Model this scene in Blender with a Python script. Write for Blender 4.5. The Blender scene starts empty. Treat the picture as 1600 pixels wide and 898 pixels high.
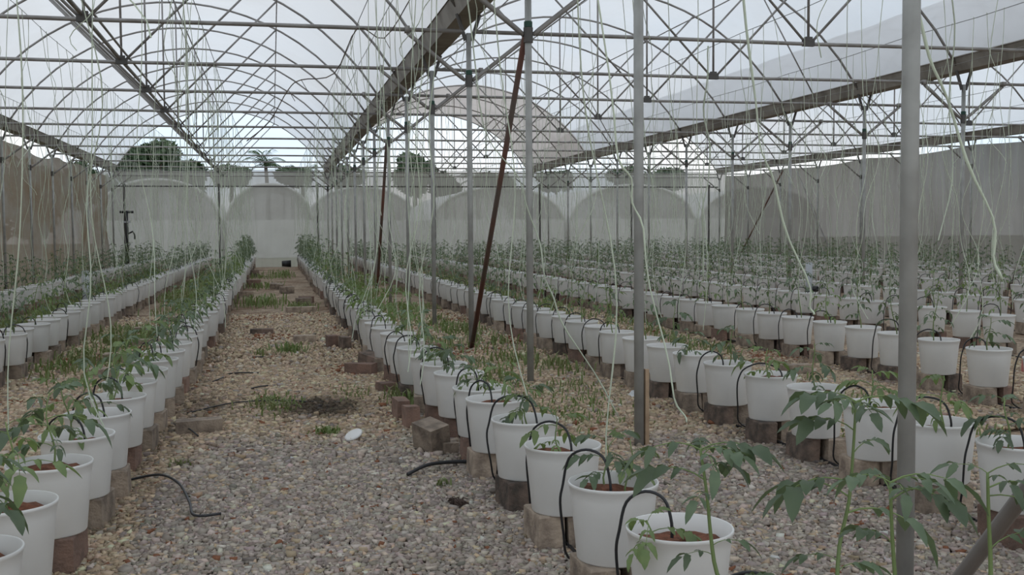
import bpy, math, random
import numpy as np
from mathutils import Matrix, Vector

S = bpy.context.scene
COL = S.collection
rng = np.random.default_rng(7)
rnd = random.Random(11)
pi = math.pi

# ------------------------------------------------------------------ camera
YAW, PITCH, ROLL, CAM_H = 0.2214, 0.0531, 0.0076, 1.3576
cam = bpy.data.objects.new('camera', bpy.data.cameras.new('camera'))
COL.objects.link(cam)
cam.data.sensor_width = 36.0
cam.data.lens = 36.0 * 1659.44 / 1600.0
cam.data.clip_end = 400
_F = Vector((math.sin(YAW) * math.cos(PITCH), math.cos(YAW) * math.cos(PITCH), -math.sin(PITCH)))
_R = Vector((math.cos(YAW), -math.sin(YAW), 0))
_D = -(_R.cross(_F))
_r = _R * math.cos(ROLL) + _D * math.sin(ROLL)
_d = -_R * math.sin(ROLL) + _D * math.cos(ROLL)
cam.matrix_world = Matrix(((_r.x, -_d.x, -_F.x, 0), (_r.y, -_d.y, -_F.y, 0), (_r.z, -_d.z, -_F.z, CAM_H), (0, 0, 0, 1)))
S.camera = cam

# ------------------------------------------------------------------ sky: bright overcast with a few pale blue gaps
W = bpy.data.worlds.new('overcast_sky')
S.world = W
W.use_nodes = True
nt = W.node_tree
bg = nt.nodes['Background']
tc = nt.nodes.new('ShaderNodeTexCoord')
mp = nt.nodes.new('ShaderNodeMapping')
mp.inputs['Scale'].default_value = (1.6, 1.6, 4.5)
nz = nt.nodes.new('ShaderNodeTexNoise')
nz.inputs['Scale'].default_value = 1.7
nz.inputs['Detail'].default_value = 5
rp = nt.nodes.new('ShaderNodeValToRGB')
rp.color_ramp.elements[0].position = 0.36
rp.color_ramp.elements[0].color = (0.66, 0.78, 0.90, 1)
rp.color_ramp.elements[1].position = 0.56
rp.color_ramp.elements[1].color = (0.86, 0.875, 0.89, 1)
nt.links.new(tc.outputs['Generated'], mp.inputs['Vector'])
nt.links.new(mp.outputs['Vector'], nz.inputs['Vector'])
nt.links.new(nz.outputs['Fac'], rp.inputs['Fac'])
nt.links.new(rp.outputs['Color'], bg.inputs['Color'])
bg.inputs['Strength'].default_value = 1.0

S.view_settings.view_transform = 'Standard'
S.view_settings.look = 'None'
S.view_settings.gamma = 1
S.view_settings.use_curve_mapping = False
S.view_settings.exposure = 0.40
S.cycles.use_denoising = True
S.cycles.max_bounces = 8
S.cycles.transparent_max_bounces = 16
S.cycles.caustics_reflective = False
S.cycles.caustics_refractive = False

# ------------------------------------------------------------------ materials
def mat(name, col, rough=0.6, metal=0.0, var=0.0, var_scale=8.0, col2=None, bump=0.0, bump_scale=60.0, per_object=0.0, trans=0.0, spec=0.5):
    m = bpy.data.materials.new(name)
    m.use_nodes = True
    t = m.node_tree
    b = t.nodes['Principled BSDF']
    b.inputs['Roughness'].default_value = rough
    b.inputs['Metallic'].default_value = metal
    b.inputs['Specular IOR Level'].default_value = spec
    c = (*col, 1)
    out = None
    b.inputs['Base Color'].default_value = c
    if var > 0 or col2:
        co = t.nodes.new('ShaderNodeTexCoord')
        n = t.nodes.new('ShaderNodeTexNoise')
        n.inputs['Scale'].default_value = var_scale
        n.inputs['Detail'].default_value = 4
        t.links.new(co.outputs['Object'], n.inputs['Vector'])
        r = t.nodes.new('ShaderNodeValToRGB')
        c2 = col2 or tuple(x * (1 - var) for x in col)
        r.color_ramp.elements[0].position = 0.35
        r.color_ramp.elements[0].color = (*c2, 1)
        r.color_ramp.elements[1].position = 0.62
        r.color_ramp.elements[1].color = c
        t.links.new(n.outputs['Fac'], r.inputs['Fac'])
        out = r.outputs['Color']
    if per_object > 0:
        oi = t.nodes.new('ShaderNodeObjectInfo')
        h = t.nodes.new('ShaderNodeHueSaturation')
        mr = t.nodes.new('ShaderNodeMapRange')
        mr.inputs['To Min'].default_value = 1 - per_object
        mr.inputs['To Max'].default_value = 1 + per_object
        t.links.new(oi.outputs['Random'], mr.inputs['Value'])
        t.links.new(mr.outputs['Result'], h.inputs['Value'])
        if out:
            t.links.new(out, h.inputs['Color'])
        else:
            h.inputs['Color'].default_value = c
        out = h.outputs['Color']
    if out:
        t.links.new(out, b.inputs['Base Color'])
    if bump > 0:
        co = t.nodes.new('ShaderNodeTexCoord')
        n = t.nodes.new('ShaderNodeTexNoise')
        n.inputs['Scale'].default_value = bump_scale
        n.inputs['Detail'].default_value = 6
        t.links.new(co.outputs['Object'], n.inputs['Vector'])
        bp = t.nodes.new('ShaderNodeBump')
        bp.inputs['Strength'].default_value = bump
        bp.inputs['Distance'].default_value = 0.02
        t.links.new(n.outputs['Fac'], bp.inputs['Height'])
        t.links.new(bp.outputs['Normal'], b.inputs['Normal'])
    if trans > 0:
        tr = t.nodes.new('ShaderNodeBsdfTranslucent')
        tr.inputs['Color'].default_value = (col[0] * 1.3, col[1] * 1.4, col[2] * 0.95, 1)
        mx = t.nodes.new('ShaderNodeMixShader')
        mx.inputs['Fac'].default_value = trans
        t.links.new(b.outputs[0], mx.inputs[1])
        t.links.new(tr.outputs[0], mx.inputs[2])
        t.links.new(mx.outputs[0], t.nodes['Material Output'].inputs['Surface'])
    return m

def sheet(name, clear, col, transl, tint=(1, 1, 1), stain=None, stain_scale=0.5, streak=0.0, gloss=0.0, stain_cut=(0.45, 0.7), stretch=(1, 1, 1)):
    """A thin see-through sheet: part clear, part scattering light through and back."""
    m = bpy.data.materials.new(name)
    m.use_nodes = True
    t = m.node_tree
    t.nodes.remove(t.nodes['Principled BSDF'])
    d = t.nodes.new('ShaderNodeBsdfDiffuse')
    l = t.nodes.new('ShaderNodeBsdfTranslucent')
    p = t.nodes.new('ShaderNodeBsdfTransparent')
    p.inputs['Color'].default_value = (*tint, 1)
    co = t.nodes.new('ShaderNodeTexCoord')
    mpn = t.nodes.new('ShaderNodeMapping')
    mpn.inputs['Scale'].default_value = stretch
    t.links.new(co.outputs['Object'], mpn.inputs['Vector'])
    n = t.nodes.new('ShaderNodeTexNoise')
    n.inputs['Scale'].default_value = stain_scale
    n.inputs['Detail'].default_value = 6
    n.inputs['Roughness'].default_value = 0.65
    t.links.new(mpn.outputs['Vector'], n.inputs['Vector'])
    r = t.nodes.new('ShaderNodeValToRGB')
    r.color_ramp.elements[0].position = stain_cut[0]
    r.color_ramp.elements[0].color = (*col, 1)
    r.color_ramp.elements[1].position = stain_cut[1]
    r.color_ramp.elements[1].color = (*(stain or col), 1)
    t.links.new(n.outputs['Fac'], r.inputs['Fac'])
    for s in (d, l):
        t.links.new(r.outputs['Color'], s.inputs['Color'])
    m1 = t.nodes.new('ShaderNodeMixShader')
    m1.inputs['Fac'].default_value = transl
    t.links.new(d.outputs[0], m1.inputs[1])
    t.links.new(l.outputs[0], m1.inputs[2])
    body = m1
    if gloss > 0:
        g = t.nodes.new('ShaderNodeBsdfGlossy')
        g.inputs['Roughness'].default_value = 0.35
        mg = t.nodes.new('ShaderNodeMixShader')
        mg.inputs['Fac'].default_value = gloss
        t.links.new(m1.outputs[0], mg.inputs[1])
        t.links.new(g.outputs[0], mg.inputs[2])
        body = mg
    m2 = t.nodes.new('ShaderNodeMixShader')
    m2.inputs['Fac'].default_value = clear
    if streak > 0:
        n2 = t.nodes.new('ShaderNodeTexNoise')
        n2.inputs['Scale'].default_value = 1.0
        n2.inputs['Detail'].default_value = 4
        mp2 = t.nodes.new('ShaderNodeMapping')
        mp2.inputs['Scale'].default_value = (3.0, 3.0, 0.35)
        t.links.new(co.outputs['Object'], mp2.inputs['Vector'])
        t.links.new(mp2.outputs['Vector'], n2.inputs['Vector'])
        mr = t.nodes.new('ShaderNodeMapRange')
        mr.inputs['From Min'].default_value = 0.3
        mr.inputs['From Max'].default_value = 0.7
        mr.inputs['To Min'].default_value = clear - streak
        mr.inputs['To Max'].default_value = clear + streak
        t.links.new(n2.outputs['Fac'], mr.inputs['Value'])
        t.links.new(mr.outputs['Result'], m2.inputs['Fac'])
    t.links.new(body.outputs[0], m2.inputs[1])
    t.links.new(p.outputs[0], m2.inputs[2])
    t.links.new(m2.outputs[0], t.nodes['Material Output'].inputs['Surface'])
    return m

M = {}
M['steel'] = mat('galvanised_steel', (0.42, 0.425, 0.41), 0.5, 0.25, col2=(0.31, 0.31, 0.295), var_scale=5)
M['pipe'] = mat('weathered_pipe', (0.36, 0.345, 0.335), 0.55, 0.2, col2=(0.23, 0.215, 0.20), var_scale=3)
M['rusty'] = mat('rusty_pipe', (0.13, 0.10, 0.085), 0.8, 0.1, col2=(0.17, 0.07, 0.05), var_scale=2)
M['gutter'] = mat('gutter_metal', (0.30, 0.275, 0.24), 0.6, 0.2, col2=(0.17, 0.15, 0.125), var_scale=2.5)
M['bracket'] = mat('dark_bracket', (0.11, 0.105, 0.10), 0.6, 0.3)
M['greentape'] = mat('green_tape', (0.02, 0.07, 0.05), 0.6)
M['wire'] = mat('thin_wire', (0.22, 0.22, 0.21), 0.5, 0.3)
M['film'] = sheet('roof_film', 0.22, (0.755, 0.775, 0.805), 0.84, (0.95, 0.95, 0.95), stain=(0.69, 0.70, 0.715), stain_scale=0.35, gloss=0.06)
M['film_old'] = sheet('dusty_roof_film', 0.10, (0.62, 0.565, 0.53), 0.6, (0.9, 0.87, 0.85), stain=(0.52, 0.47, 0.44), stain_scale=0.6)
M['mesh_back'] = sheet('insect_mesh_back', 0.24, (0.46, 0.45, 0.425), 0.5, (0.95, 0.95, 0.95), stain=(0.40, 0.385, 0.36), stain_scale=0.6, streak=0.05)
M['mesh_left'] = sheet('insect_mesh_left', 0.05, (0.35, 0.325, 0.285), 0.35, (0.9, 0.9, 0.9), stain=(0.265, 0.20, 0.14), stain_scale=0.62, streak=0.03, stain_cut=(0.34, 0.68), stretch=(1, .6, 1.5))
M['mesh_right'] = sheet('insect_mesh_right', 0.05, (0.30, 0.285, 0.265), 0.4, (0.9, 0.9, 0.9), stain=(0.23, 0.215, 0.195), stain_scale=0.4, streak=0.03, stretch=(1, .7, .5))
M['pot'] = mat('white_plastic', (0.74, 0.74, 0.725), 0.45, col2=(0.68, 0.675, 0.655), var_scale=3, per_object=0.04)
M['soil'] = mat('red_brown_soil', (0.23, 0.088, 0.048), 0.95, col2=(0.12, 0.05, 0.03), var_scale=35, bump=0.6, bump_scale=80)
M['stem'] = mat('tomato_stem', (0.17, 0.24, 0.085), 0.6, per_object=0.15)
M['leaf'] = mat('tomato_leaf', (0.13, 0.178, 0.105), 0.5, col2=(0.085, 0.127, 0.075), var_scale=9, per_object=0.3, trans=0.25)
M['leafy'] = mat('young_leaf', (0.185, 0.25, 0.10), 0.55, col2=(0.125, 0.185, 0.08), var_scale=9, per_object=0.25, trans=0.3)
M['hose'] = mat('black_hose', (0.022, 0.023, 0.026), 0.45)
M['brick_grey'] = mat('grey_brick', (0.39, 0.315, 0.245), 0.92, col2=(0.185, 0.145, 0.115), var_scale=11, bump=0.5, per_object=0.3)
M['brick_red'] = mat('red_brick', (0.275, 0.175, 0.135), 0.92, col2=(0.17, 0.115, 0.092), var_scale=9, bump=0.5, per_object=0.25)
M['brick_dark'] = mat('dark_brick', (0.23, 0.165, 0.13), 0.95, col2=(0.075, 0.062, 0.052), var_scale=9, bump=0.5, per_object=0.25)
M['string'] = mat('pale_twine', (0.62, 0.69, 0.55), 0.7, per_object=0.15)
M['grass'] = mat('weed_blades', (0.16, 0.22, 0.075), 0.7, col2=(0.21, 0.215, 0.10), var_scale=2, trans=0.2)
M['tree'] = mat('tree_leaves', (0.045, 0.085, 0.032), 0.7, col2=(0.022, 0.048, 0.02), var_scale=0.7, trans=0.1)
M['palm'] = mat('palm_fronds', (0.06, 0.11, 0.045), 0.6, trans=0.15)
M['bark'] = mat('bark', (0.13, 0.10, 0.075), 0.9, col2=(0.07, 0.055, 0.045), var_scale=4)
M['white'] = mat('white_plastic_sheet', (0.78, 0.79, 0.79), 0.5, col2=(0.66, 0.67, 0.66), var_scale=1.2)
M['bag'] = mat('plastic_bag', (0.66, 0.67, 0.68), 0.4, bump=0.6, bump_scale=20)
M['gable'] = sheet('gable_mesh', 0.1, (0.66, 0.66, 0.65), 0.4)
M['root'] = mat('root_clump', (0.075, 0.05, 0.04), 0.95, bump=0.6)
M['rag'] = mat('pink_rag', (0.55, 0.22, 0.2), 0.9)
M['pvc'] = mat('grey_pvc', (0.42, 0.44, 0.46), 0.4)

def floor_material():
    m = bpy.data.materials.new('gravel_ground')
    m.use_nodes = True
    t = m.node_tree
    b = t.nodes['Principled BSDF']
    b.inputs['Roughness'].default_value = 0.95
    b.inputs['Specular IOR Level'].default_value = 0.2
    co = t.nodes.new('ShaderNodeTexCoord')
    v = t.nodes.new('ShaderNodeTexVoronoi')
    v.inputs['Scale'].default_value = 26
    t.links.new(co.outputs['Object'], v.inputs['Vector'])
    r = t.nodes.new('ShaderNodeValToRGB')
    e = r.color_ramp.elements
    e[0].position = 0.0
    e[0].color = (0.21, 0.16, 0.115, 1)
    e[1].position = 1.0
    e[1].color = (0.48, 0.38, 0.28, 1)
    sx = t.nodes.new('ShaderNodeSeparateColor')
    t.links.new(v.outputs['Color'], sx.inputs['Color'])
    t.links.new(sx.outputs[0], r.inputs['Fac'])
    n = t.nodes.new('ShaderNodeTexNoise')
    n.inputs['Scale'].default_value = 0.9
    n.inputs['Detail'].default_value = 7
    n.inputs['Roughness'].default_value = 0.7
    t.links.new(co.outputs['Object'], n.inputs['Vector'])
    r2 = t.nodes.new('ShaderNodeValToRGB')
    r2.color_ramp.elements[0].position = 0.38
    r2.color_ramp.elements[0].color = (0.55, 0.45, 0.40, 1)
    r2.color_ramp.elements[1].position = 0.55
    r2.color_ramp.elements[1].color = (1, 1, 1, 1)
    t.links.new(n.outputs['Fac'], r2.inputs['Fac'])
    mx = t.nodes.new('ShaderNodeMix')
    mx.data_type = 'RGBA'
    mx.blend_type = 'MULTIPLY'
    mx.inputs['Factor'].default_value = 1
    t.links.new(r.outputs['Color'], mx.inputs['A'])
    t.links.new(r2.outputs['Color'], mx.inputs['B'])
    t.links.new(mx.outputs['Result'], b.inputs['Base Color'])
    bp = t.nodes.new('ShaderNodeBump')
    bp.inputs['Strength'].default_value = 0.8
    bp.inputs['Distance'].default_value = 0.02
    t.links.new(v.outputs['Distance'], bp.inputs['Height'])
    bp.invert = True
    t.links.new(bp.outputs['Normal'], b.inputs['Normal'])
    return m
M['floor'] = floor_material()

def attr_material(name, rough=0.9):
    m = bpy.data.materials.new(name)
    m.use_nodes = True
    t = m.node_tree
    b = t.nodes['Principled BSDF']
    b.inputs['Roughness'].default_value = rough
    b.inputs['Specular IOR Level'].default_value = 0.25
    a = t.nodes.new('ShaderNodeAttribute')
    a.attribute_name = 'stone_colour'
    t.links.new(a.outputs['Color'], b.inputs['Base Color'])
    return m
M['stone'] = attr_material('gravel_stone')

# ------------------------------------------------------------------ mesh helpers
class MB:
    def __init__(self):
        self.v, self.f, self.mi = [], [], []
    def add(self, vs, fs, mi=0):
        o = len(self.v)
        self.v.extend(vs)
        self.f.extend([tuple(i + o for i in f) for f in fs])
        self.mi.extend([mi] * len(fs))
    def box(self, c, s, rz=0.0, mi=0, taper=None, jit=0.0, tilt=None):
        vs = []
        cz, sz = math.cos(rz), math.sin(rz)
        for k in (-1, 1):
            for (i, j) in ((-1, -1), (1, -1), (1, 1), (-1, 1)):
                p = Vector((i * s[0] / 2, j * s[1] / 2, k * s[2] / 2))
                if jit:
                    p += Vector((rnd.uniform(-jit, jit), rnd.uniform(-jit, jit), rnd.uniform(-jit, jit)))
                if tilt:
                    p = tilt @ p
                vs.append((c[0] + p.x * cz - p.y * sz, c[1] + p.x * sz + p.y * cz, c[2] + p.z))
        self.add(vs, [(0, 3, 2, 1), (4, 5, 6, 7), (0, 1, 5, 4), (1, 2, 6, 5), (2, 3, 7, 6), (3, 0, 4, 7)], mi)
    def tube(self, pts, r, n=6, mi=0, cap=True):
        pts = [Vector(p) for p in pts]
        rs = r if isinstance(r, (list, tuple)) else [r] * len(pts)
        vs, fs = [], []
        up = None
        for k, p in enumerate(pts):
            a = pts[max(k - 1, 0)]
            b = pts[min(k + 1, len(pts) - 1)]
            d = (b - a)
            d = d.normalized() if d.length > 1e-9 else Vector((0, 0, 1))
            if up is None:
                up = Vector((0, 0, 1)) if abs(d.z) < 0.9 else Vector((0, 1, 0))
            x = up - d * up.dot(d)
            x = x.normalized() if x.length > 1e-6 else d.orthogonal().normalized()
            up = x
            y = d.cross(x)
            for i in range(n):
                an = 2 * pi * i / n
                q = p + (x * math.cos(an) + y * math.sin(an)) * rs[k]
                vs.append((q.x, q.y, q.z))
        for k in range(len(pts) - 1):
            for i in range(n):
                j = (i + 1) % n
                fs.append((k * n + i, k * n + j, (k + 1) * n + j, (k + 1) * n + i))
        if cap:
            fs.append(tuple(range(n - 1, -1, -1)))
            fs.append(tuple((len(pts) - 1) * n + i for i in range(n)))
        self.add(vs, fs, mi)
    def lathe(self, prof, n=24, c=(0, 0, 0), mi=0):
        vs, fs = [], []
        for (r, z) in prof:
            for i in range(n):
                a = 2 * pi * i / n
                vs.append((c[0] + r * math.cos(a), c[1] + r * math.sin(a), c[2] + z))
        for k in range(len(prof) - 1):
            for i in range(n):
                j = (i + 1) % n
                fs.append((k * n + i, k * n + j, (k + 1) * n + j, (k + 1) * n + i))
        self.add(vs, fs, mi)
    def mesh(self, name, mats, smooth=False):
        me = bpy.data.meshes.new(name)
        me.from_pydata(self.v, [], self.f)
        for m in (mats if isinstance(mats, (list, tuple)) else [mats]):
            me.materials.append(m)
        if any(self.mi):
            me.polygons.foreach_set('material_index', self.mi)
        if smooth:
            me.polygons.foreach_set('use_smooth', [True] * len(self.f))
        me.update()
        return me

def smooth_path(pts, k=4):
    P = [Vector(p) for p in pts]
    out = []
    for i in range(len(P) - 1):
        a, b, c, d = P[max(i - 1, 0)], P[i], P[i + 1], P[min(i + 2, len(P) - 1)]
        for j in range(k):
            t = j / k
            out.append(0.5 * ((2 * b) + (c - a) * t + (2 * a - 5 * b + 4 * c - d) * t * t + (3 * b - a - 3 * c + d) * t ** 3))
    out.append(P[-1])
    return out

def put(name, me, parent=None, loc=None, rot=None, scale=None):
    o = bpy.data.objects.new(name, me)
    COL.objects.link(o)
    if parent:
        o.parent = parent
    if loc is not None:
        o.location = loc
    if rot is not None:
        o.rotation_euler = rot
    if scale is not None:
        o.scale = scale if isinstance(scale, (tuple, list)) else (scale,) * 3
    return o

def thing(name, label, cat, loc=(0, 0, 0), group=None, me=None, rot=None):
    o = put(name, me, None, loc, rot)
    o['label'] = label
    o['category'] = cat
    if group:
        o['group'] = group
    return o

def structure(name, me):
    o = put(name, me)
    o['kind'] = 'structure'
    return o

def stuff(name, me, label, cat, parent=None):
    o = put(name, me, parent)
    o['kind'] = 'stuff'
    if label:
        o['label'] = label
        o['category'] = cat
    return o

ONES = 'zero first second third fourth fifth sixth seventh eighth ninth tenth eleventh twelfth thirteenth fourteenth fifteenth sixteenth seventeenth eighteenth nineteenth'.split()
TENS = {2: 'twent', 3: 'thirt', 4: 'fort', 5: 'fift', 6: 'sixt', 7: 'sevent', 8: 'eight'}
def nth(n):
    if n < 20:
        return ONES[n]
    t, u = divmod(n, 10)
    return TENS[t] + ('ieth' if u == 0 else 'y-' + ONES[u])

# ------------------------------------------------------------------ layout
Y0, DY = 3.3913, 2.8679
def YN(n):
    return Y0 + n * DY
XL, XA, XB, XC = -5.99, 2.217, 10.65, 19.15
Y_END = YN(14)
TIE = 3.62
GUT = 3.80
RIDGE = 6.18
BAYS = (('the bay over the gravel aisle', XL, XA), ('the middle bay', XA, XB), ('the bay along the right mesh wall', XB, XC))

# ------------------------------------------------------------------ floor, ground, mesh walls, roof film
def grid_mesh(name, x0, x1, y0, y1, nx, ny, zf, m):
    vs = [(x0 + (x1 - x0) * i / nx, y0 + (y1 - y0) * j / ny, 0) for j in range(ny + 1) for i in range(nx + 1)]
    vs = [(a, b, zf(a, b)) for a, b, _ in vs]
    fs = [(j * (nx + 1) + i, j * (nx + 1) + i + 1, (j + 1) * (nx + 1) + i + 1, (j + 1) * (nx + 1) + i) for j in range(ny) for i in range(nx)]
    b = MB()
    b.add(vs, fs)
    return b.mesh(name, m, True)

structure('floor', grid_mesh('floor', XL - 0.3, XC + 0.3, -6, Y_END + 0.1, 40, 70, lambda x, y: 0.012 * math.sin(x * 2.1 + 1) * math.sin(y * 1.3) - 0.012, M['floor']))
gm = mat('outside_grass', (0.13, 0.16, 0.06), 0.95, col2=(0.20, 0.16, 0.10), var_scale=0.3)
structure('ground', grid_mesh('ground', -90, 130, -30, 170, 4, 4, lambda x, y: -0.06, gm))

def wall_sheet(name, p0, p1, ztop, m, nx=120, nz=14, bulge=0.06, seed=0, out=(0, 0)):
    r = np.random.default_rng(seed)
    ph = r.uniform(0, 6.28, 8)
    b = MB()
    vs, fs = [], []
    for k in range(nz + 1):
        for i in range(nx + 1):
            t = i / nx
            h = ztop(t)
            z = h * k / nz - 0.03
            q = bulge * (math.sin(t * 47 + ph[0] + z * 1.7) * 0.5 + math.sin(t * 23 + ph[1] - z * 0.8) * 0.5 + 0.3 * math.sin(t * 130 + ph[2] + z * 3))
            vs.append((p0[0] + (p1[0] - p0[0]) * t + out[0] * (q + bulge), p0[1] + (p1[1] - p0[1]) * t + out[1] * (q + bulge), z))
    for k in range(nz):
        for i in range(nx):
            a = k * (nx + 1) + i
            fs.append((a, a + 1, a + nx + 2, a + nx + 1))
    b.add(vs, fs)
    return structure(name, b.mesh(name, m, True))

def sag(t, n, base, depth, off=0.0):
    u = (t * n + off) % 1.0
    return base - depth * 4 * u * (1 - u)
wall_sheet('wall_back', (XL - 0.45, Y_END + 0.07), (XC + 0.4, Y_END + 0.07), lambda t: sag(t, 12, 3.86, 0.035), M['mesh_back'], bulge=0.03, seed=1, out=(0, 1))
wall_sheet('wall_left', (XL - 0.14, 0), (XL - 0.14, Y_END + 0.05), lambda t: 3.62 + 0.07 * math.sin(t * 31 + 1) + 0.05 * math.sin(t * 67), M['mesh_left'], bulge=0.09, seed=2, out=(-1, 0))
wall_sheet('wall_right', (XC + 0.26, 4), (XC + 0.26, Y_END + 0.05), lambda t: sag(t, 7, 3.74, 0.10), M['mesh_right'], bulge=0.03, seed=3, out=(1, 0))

ARC_R = (4.05 ** 2 + (RIDGE - GUT - 0.1) ** 2) / (2 * (RIDGE - GUT - 0.1))
def arch_z(dx, hw):
    k = dx / hw * 4.05
    return RIDGE - ARC_R + math.sqrt(max(ARC_R ** 2 - k * k, 0))

for (bn, xa, xb) in BAYS:
    xc, hw = (xa + xb) / 2, (xb - xa) / 2 - 0.12
    b = MB()
    na, ny = 28, 136
    ys = -6.0
    vs, fs = [], []
    for j in range(ny + 1):
        y = ys + (Y_END + 0.15 - ys) * j / ny
        ph = ((y - Y0) / DY) % 1.0
        dip = 0.05 * (4 * ph * (1 - ph)) + 0.012 * math.sin(y * 5.1)
        for i in range(na + 1):
            dx = -hw + 2 * hw * i / na
            vs.append((xc + dx, y, arch_z(dx, hw) + 0.045 - dip * (1 - (dx / hw) ** 2) + 0.01 * math.sin(dx * 4 + y * 2)))
    for j in range(ny):
        for i in range(na):
            a = j * (na + 1) + i
            fs.append((a, a + 1, a + na + 2, a + na + 1))
    old = [1 if bn == 'the middle bay' and vs[f[0]][1] > 34.9 else 0 for f in fs]
    b.add(vs, fs)
    b.mi = old
    structure('ceiling', b.mesh('roof_film', [M['film'], M['film_old']], True))

# ------------------------------------------------------------------ gutters
def gutter(x, y0, label):
    b = MB()
    prof = [(-0.20, 0.21), (-0.185, 0.21), (-0.12, 0.0), (0.12, 0.0), (0.185, 0.21), (0.20, 0.21)]
    inner = [(0.19, 0.225), (0.178, 0.225), (0.112, 0.012), (-0.112, 0.012), (-0.178, 0.225), (-0.19, 0.225)]
    loop = prof + inner
    n = len(loop)
    k = 30
    vs = [(x + px, y0 + (Y_END - y0) * j / k, GUT + pz) for j in range(k + 1) for (px, pz) in loop]
    fs = [(j * n + i, j * n + (i + 1) % n, (j + 1) * n + (i + 1) % n, (j + 1) * n + i) for j in range(k) for i in range(n)]
    b.add(vs, fs)
    return thing('roof_gutter', label, 'gutter', me=b.mesh('roof_gutter', M['gutter']), group='gutters between the roof bays')
gutter(XA, 0.3, 'wide grey metal gutter over the post row right of the gravel aisle')
gutter(XL, 6, 'grey metal gutter above the stained left mesh wall')
gutter(XB, 3, 'grey metal gutter between the middle bay and the right bay')
gutter(XC, 8, 'grey metal gutter above the right mesh wall')

# ------------------------------------------------------------------ posts with Y brackets, clamps and knee braces
def pipe(p, q, r, n=8):
    b = MB()
    b.tube([p, q], r, n)
    return b
def post_meshes():
    d = {}
    b = MB(); b.tube([(0, 0, -0.05), (0, 0, 3.60)], 0.031, 12); d['pole'] = b.mesh('pole', M['steel'], True)
    for s, k in ((-1, 'l'), (1, 'r')):
        b = MB(); b.tube([(s * 0.035, 0, 3.52), (s * 0.13, 0, GUT + 0.015)], 0.024, 6); d['arm' + k] = b.mesh('gutter_bracket', M['bracket'])
        b = MB()
        b.tube([(s * 0.045, 0, 3.07), (s * 0.09, 0, 3.105), (s * 0.67, 0, TIE - 0.06), (s * 0.70, 0, TIE - 0.035)], [0.018, 0.024, 0.024, 0.02], 7)
        b.box((s * 0.70, 0, TIE), (0.055, 0.07, 0.075))
        d['knee' + k] = b.mesh('knee_brace', M['pipe'], True)
    b = MB(); b.lathe([(0.031, 3.0), (0.043, 3.0), (0.043, 3.13), (0.031, 3.13)], 12); d['clamp'] = b.mesh('clamp', M['bracket'])
    b = MB(); b.lathe([(0.032, 3.13), (0.038, 3.135), (0.038, 3.18), (0.032, 3.185)], 12); d['tape'] = b.mesh('tape', M['greentape'])
    return d
PM = post_meshes()
def post(x, n, label, group, sides='lr', y=None, tape=True):
    t = thing('steel_post', label, 'post', (x, YN(n) if y is None else y, 0), group)
    put('pole', PM['pole'], t)
    put('gutter_bracket', PM['arml'], t); put('gutter_bracket', PM['armr'], t)
    put('clamp', PM['clamp'], t)
    for s in sides:
        put('knee_brace', PM['knee' + s], t)
    if tape:
        put('green_tape', PM['tape'], t)
for n in range(-1, 15):
    post(XA, n, f'{nth(n + 2)} galvanised post from the camera, row right of the gravel aisle', 'posts right of the aisle')
for n in range(3, 15):
    post(XL, n, f'{nth(n - 2)} galvanised post from the camera along the left mesh wall', 'posts along the left mesh', 'r', tape=False)
for n in range(2, 15):
    post(XB, n, f'{nth(n - 1)} galvanised post from the camera under the middle gutter', 'posts under the middle gutter')
for n in range(5, 15):
    post(XC, n, f'{nth(n - 4)} galvanised post from the camera along the right mesh wall', 'posts along the right mesh', 'l', tape=False)

def brace(p, q, r, m, label):
    b = MB()
    b.tube([p, q], r, 10)
    thing('diagonal_brace', label, 'brace', group='slanting braces', me=b.mesh('diagonal_brace', m, True))
brace((XA + 0.06, YN(0) - 0.1, 0.0), (XA + 0.06, YN(-1), 3.3), 0.026, M['pipe'], 'thick grey pipe slanting up from the foot of the nearest full post')
brace((XA - 0.02, YN(3) - 0.08, 0.0), (XA - 0.03, YN(2), 3.05), 0.026, M['rusty'], 'rusty brown pipe slanting between two posts right of the aisle')
brace((XA - 0.02, YN(7) - 0.3, 0.0), (XA - 0.03, YN(6), 3.1), 0.03, M['rusty'], 'dark slanting pipe among the distant posts right of the aisle')
brace((XC - 0.35, 41.0, 0.0), (XC - 0.1, 37.4, 3.6), 0.03, M['rusty'], 'dark pipe slanting in front of the right mesh wall near the far corner')
brace((XC - 0.35, 33.1, 0.2), (XC - 0.1, 36.5, 3.75), 0.022, M['pipe'], 'thin pale pipe slanting against the right mesh wall')

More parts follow.
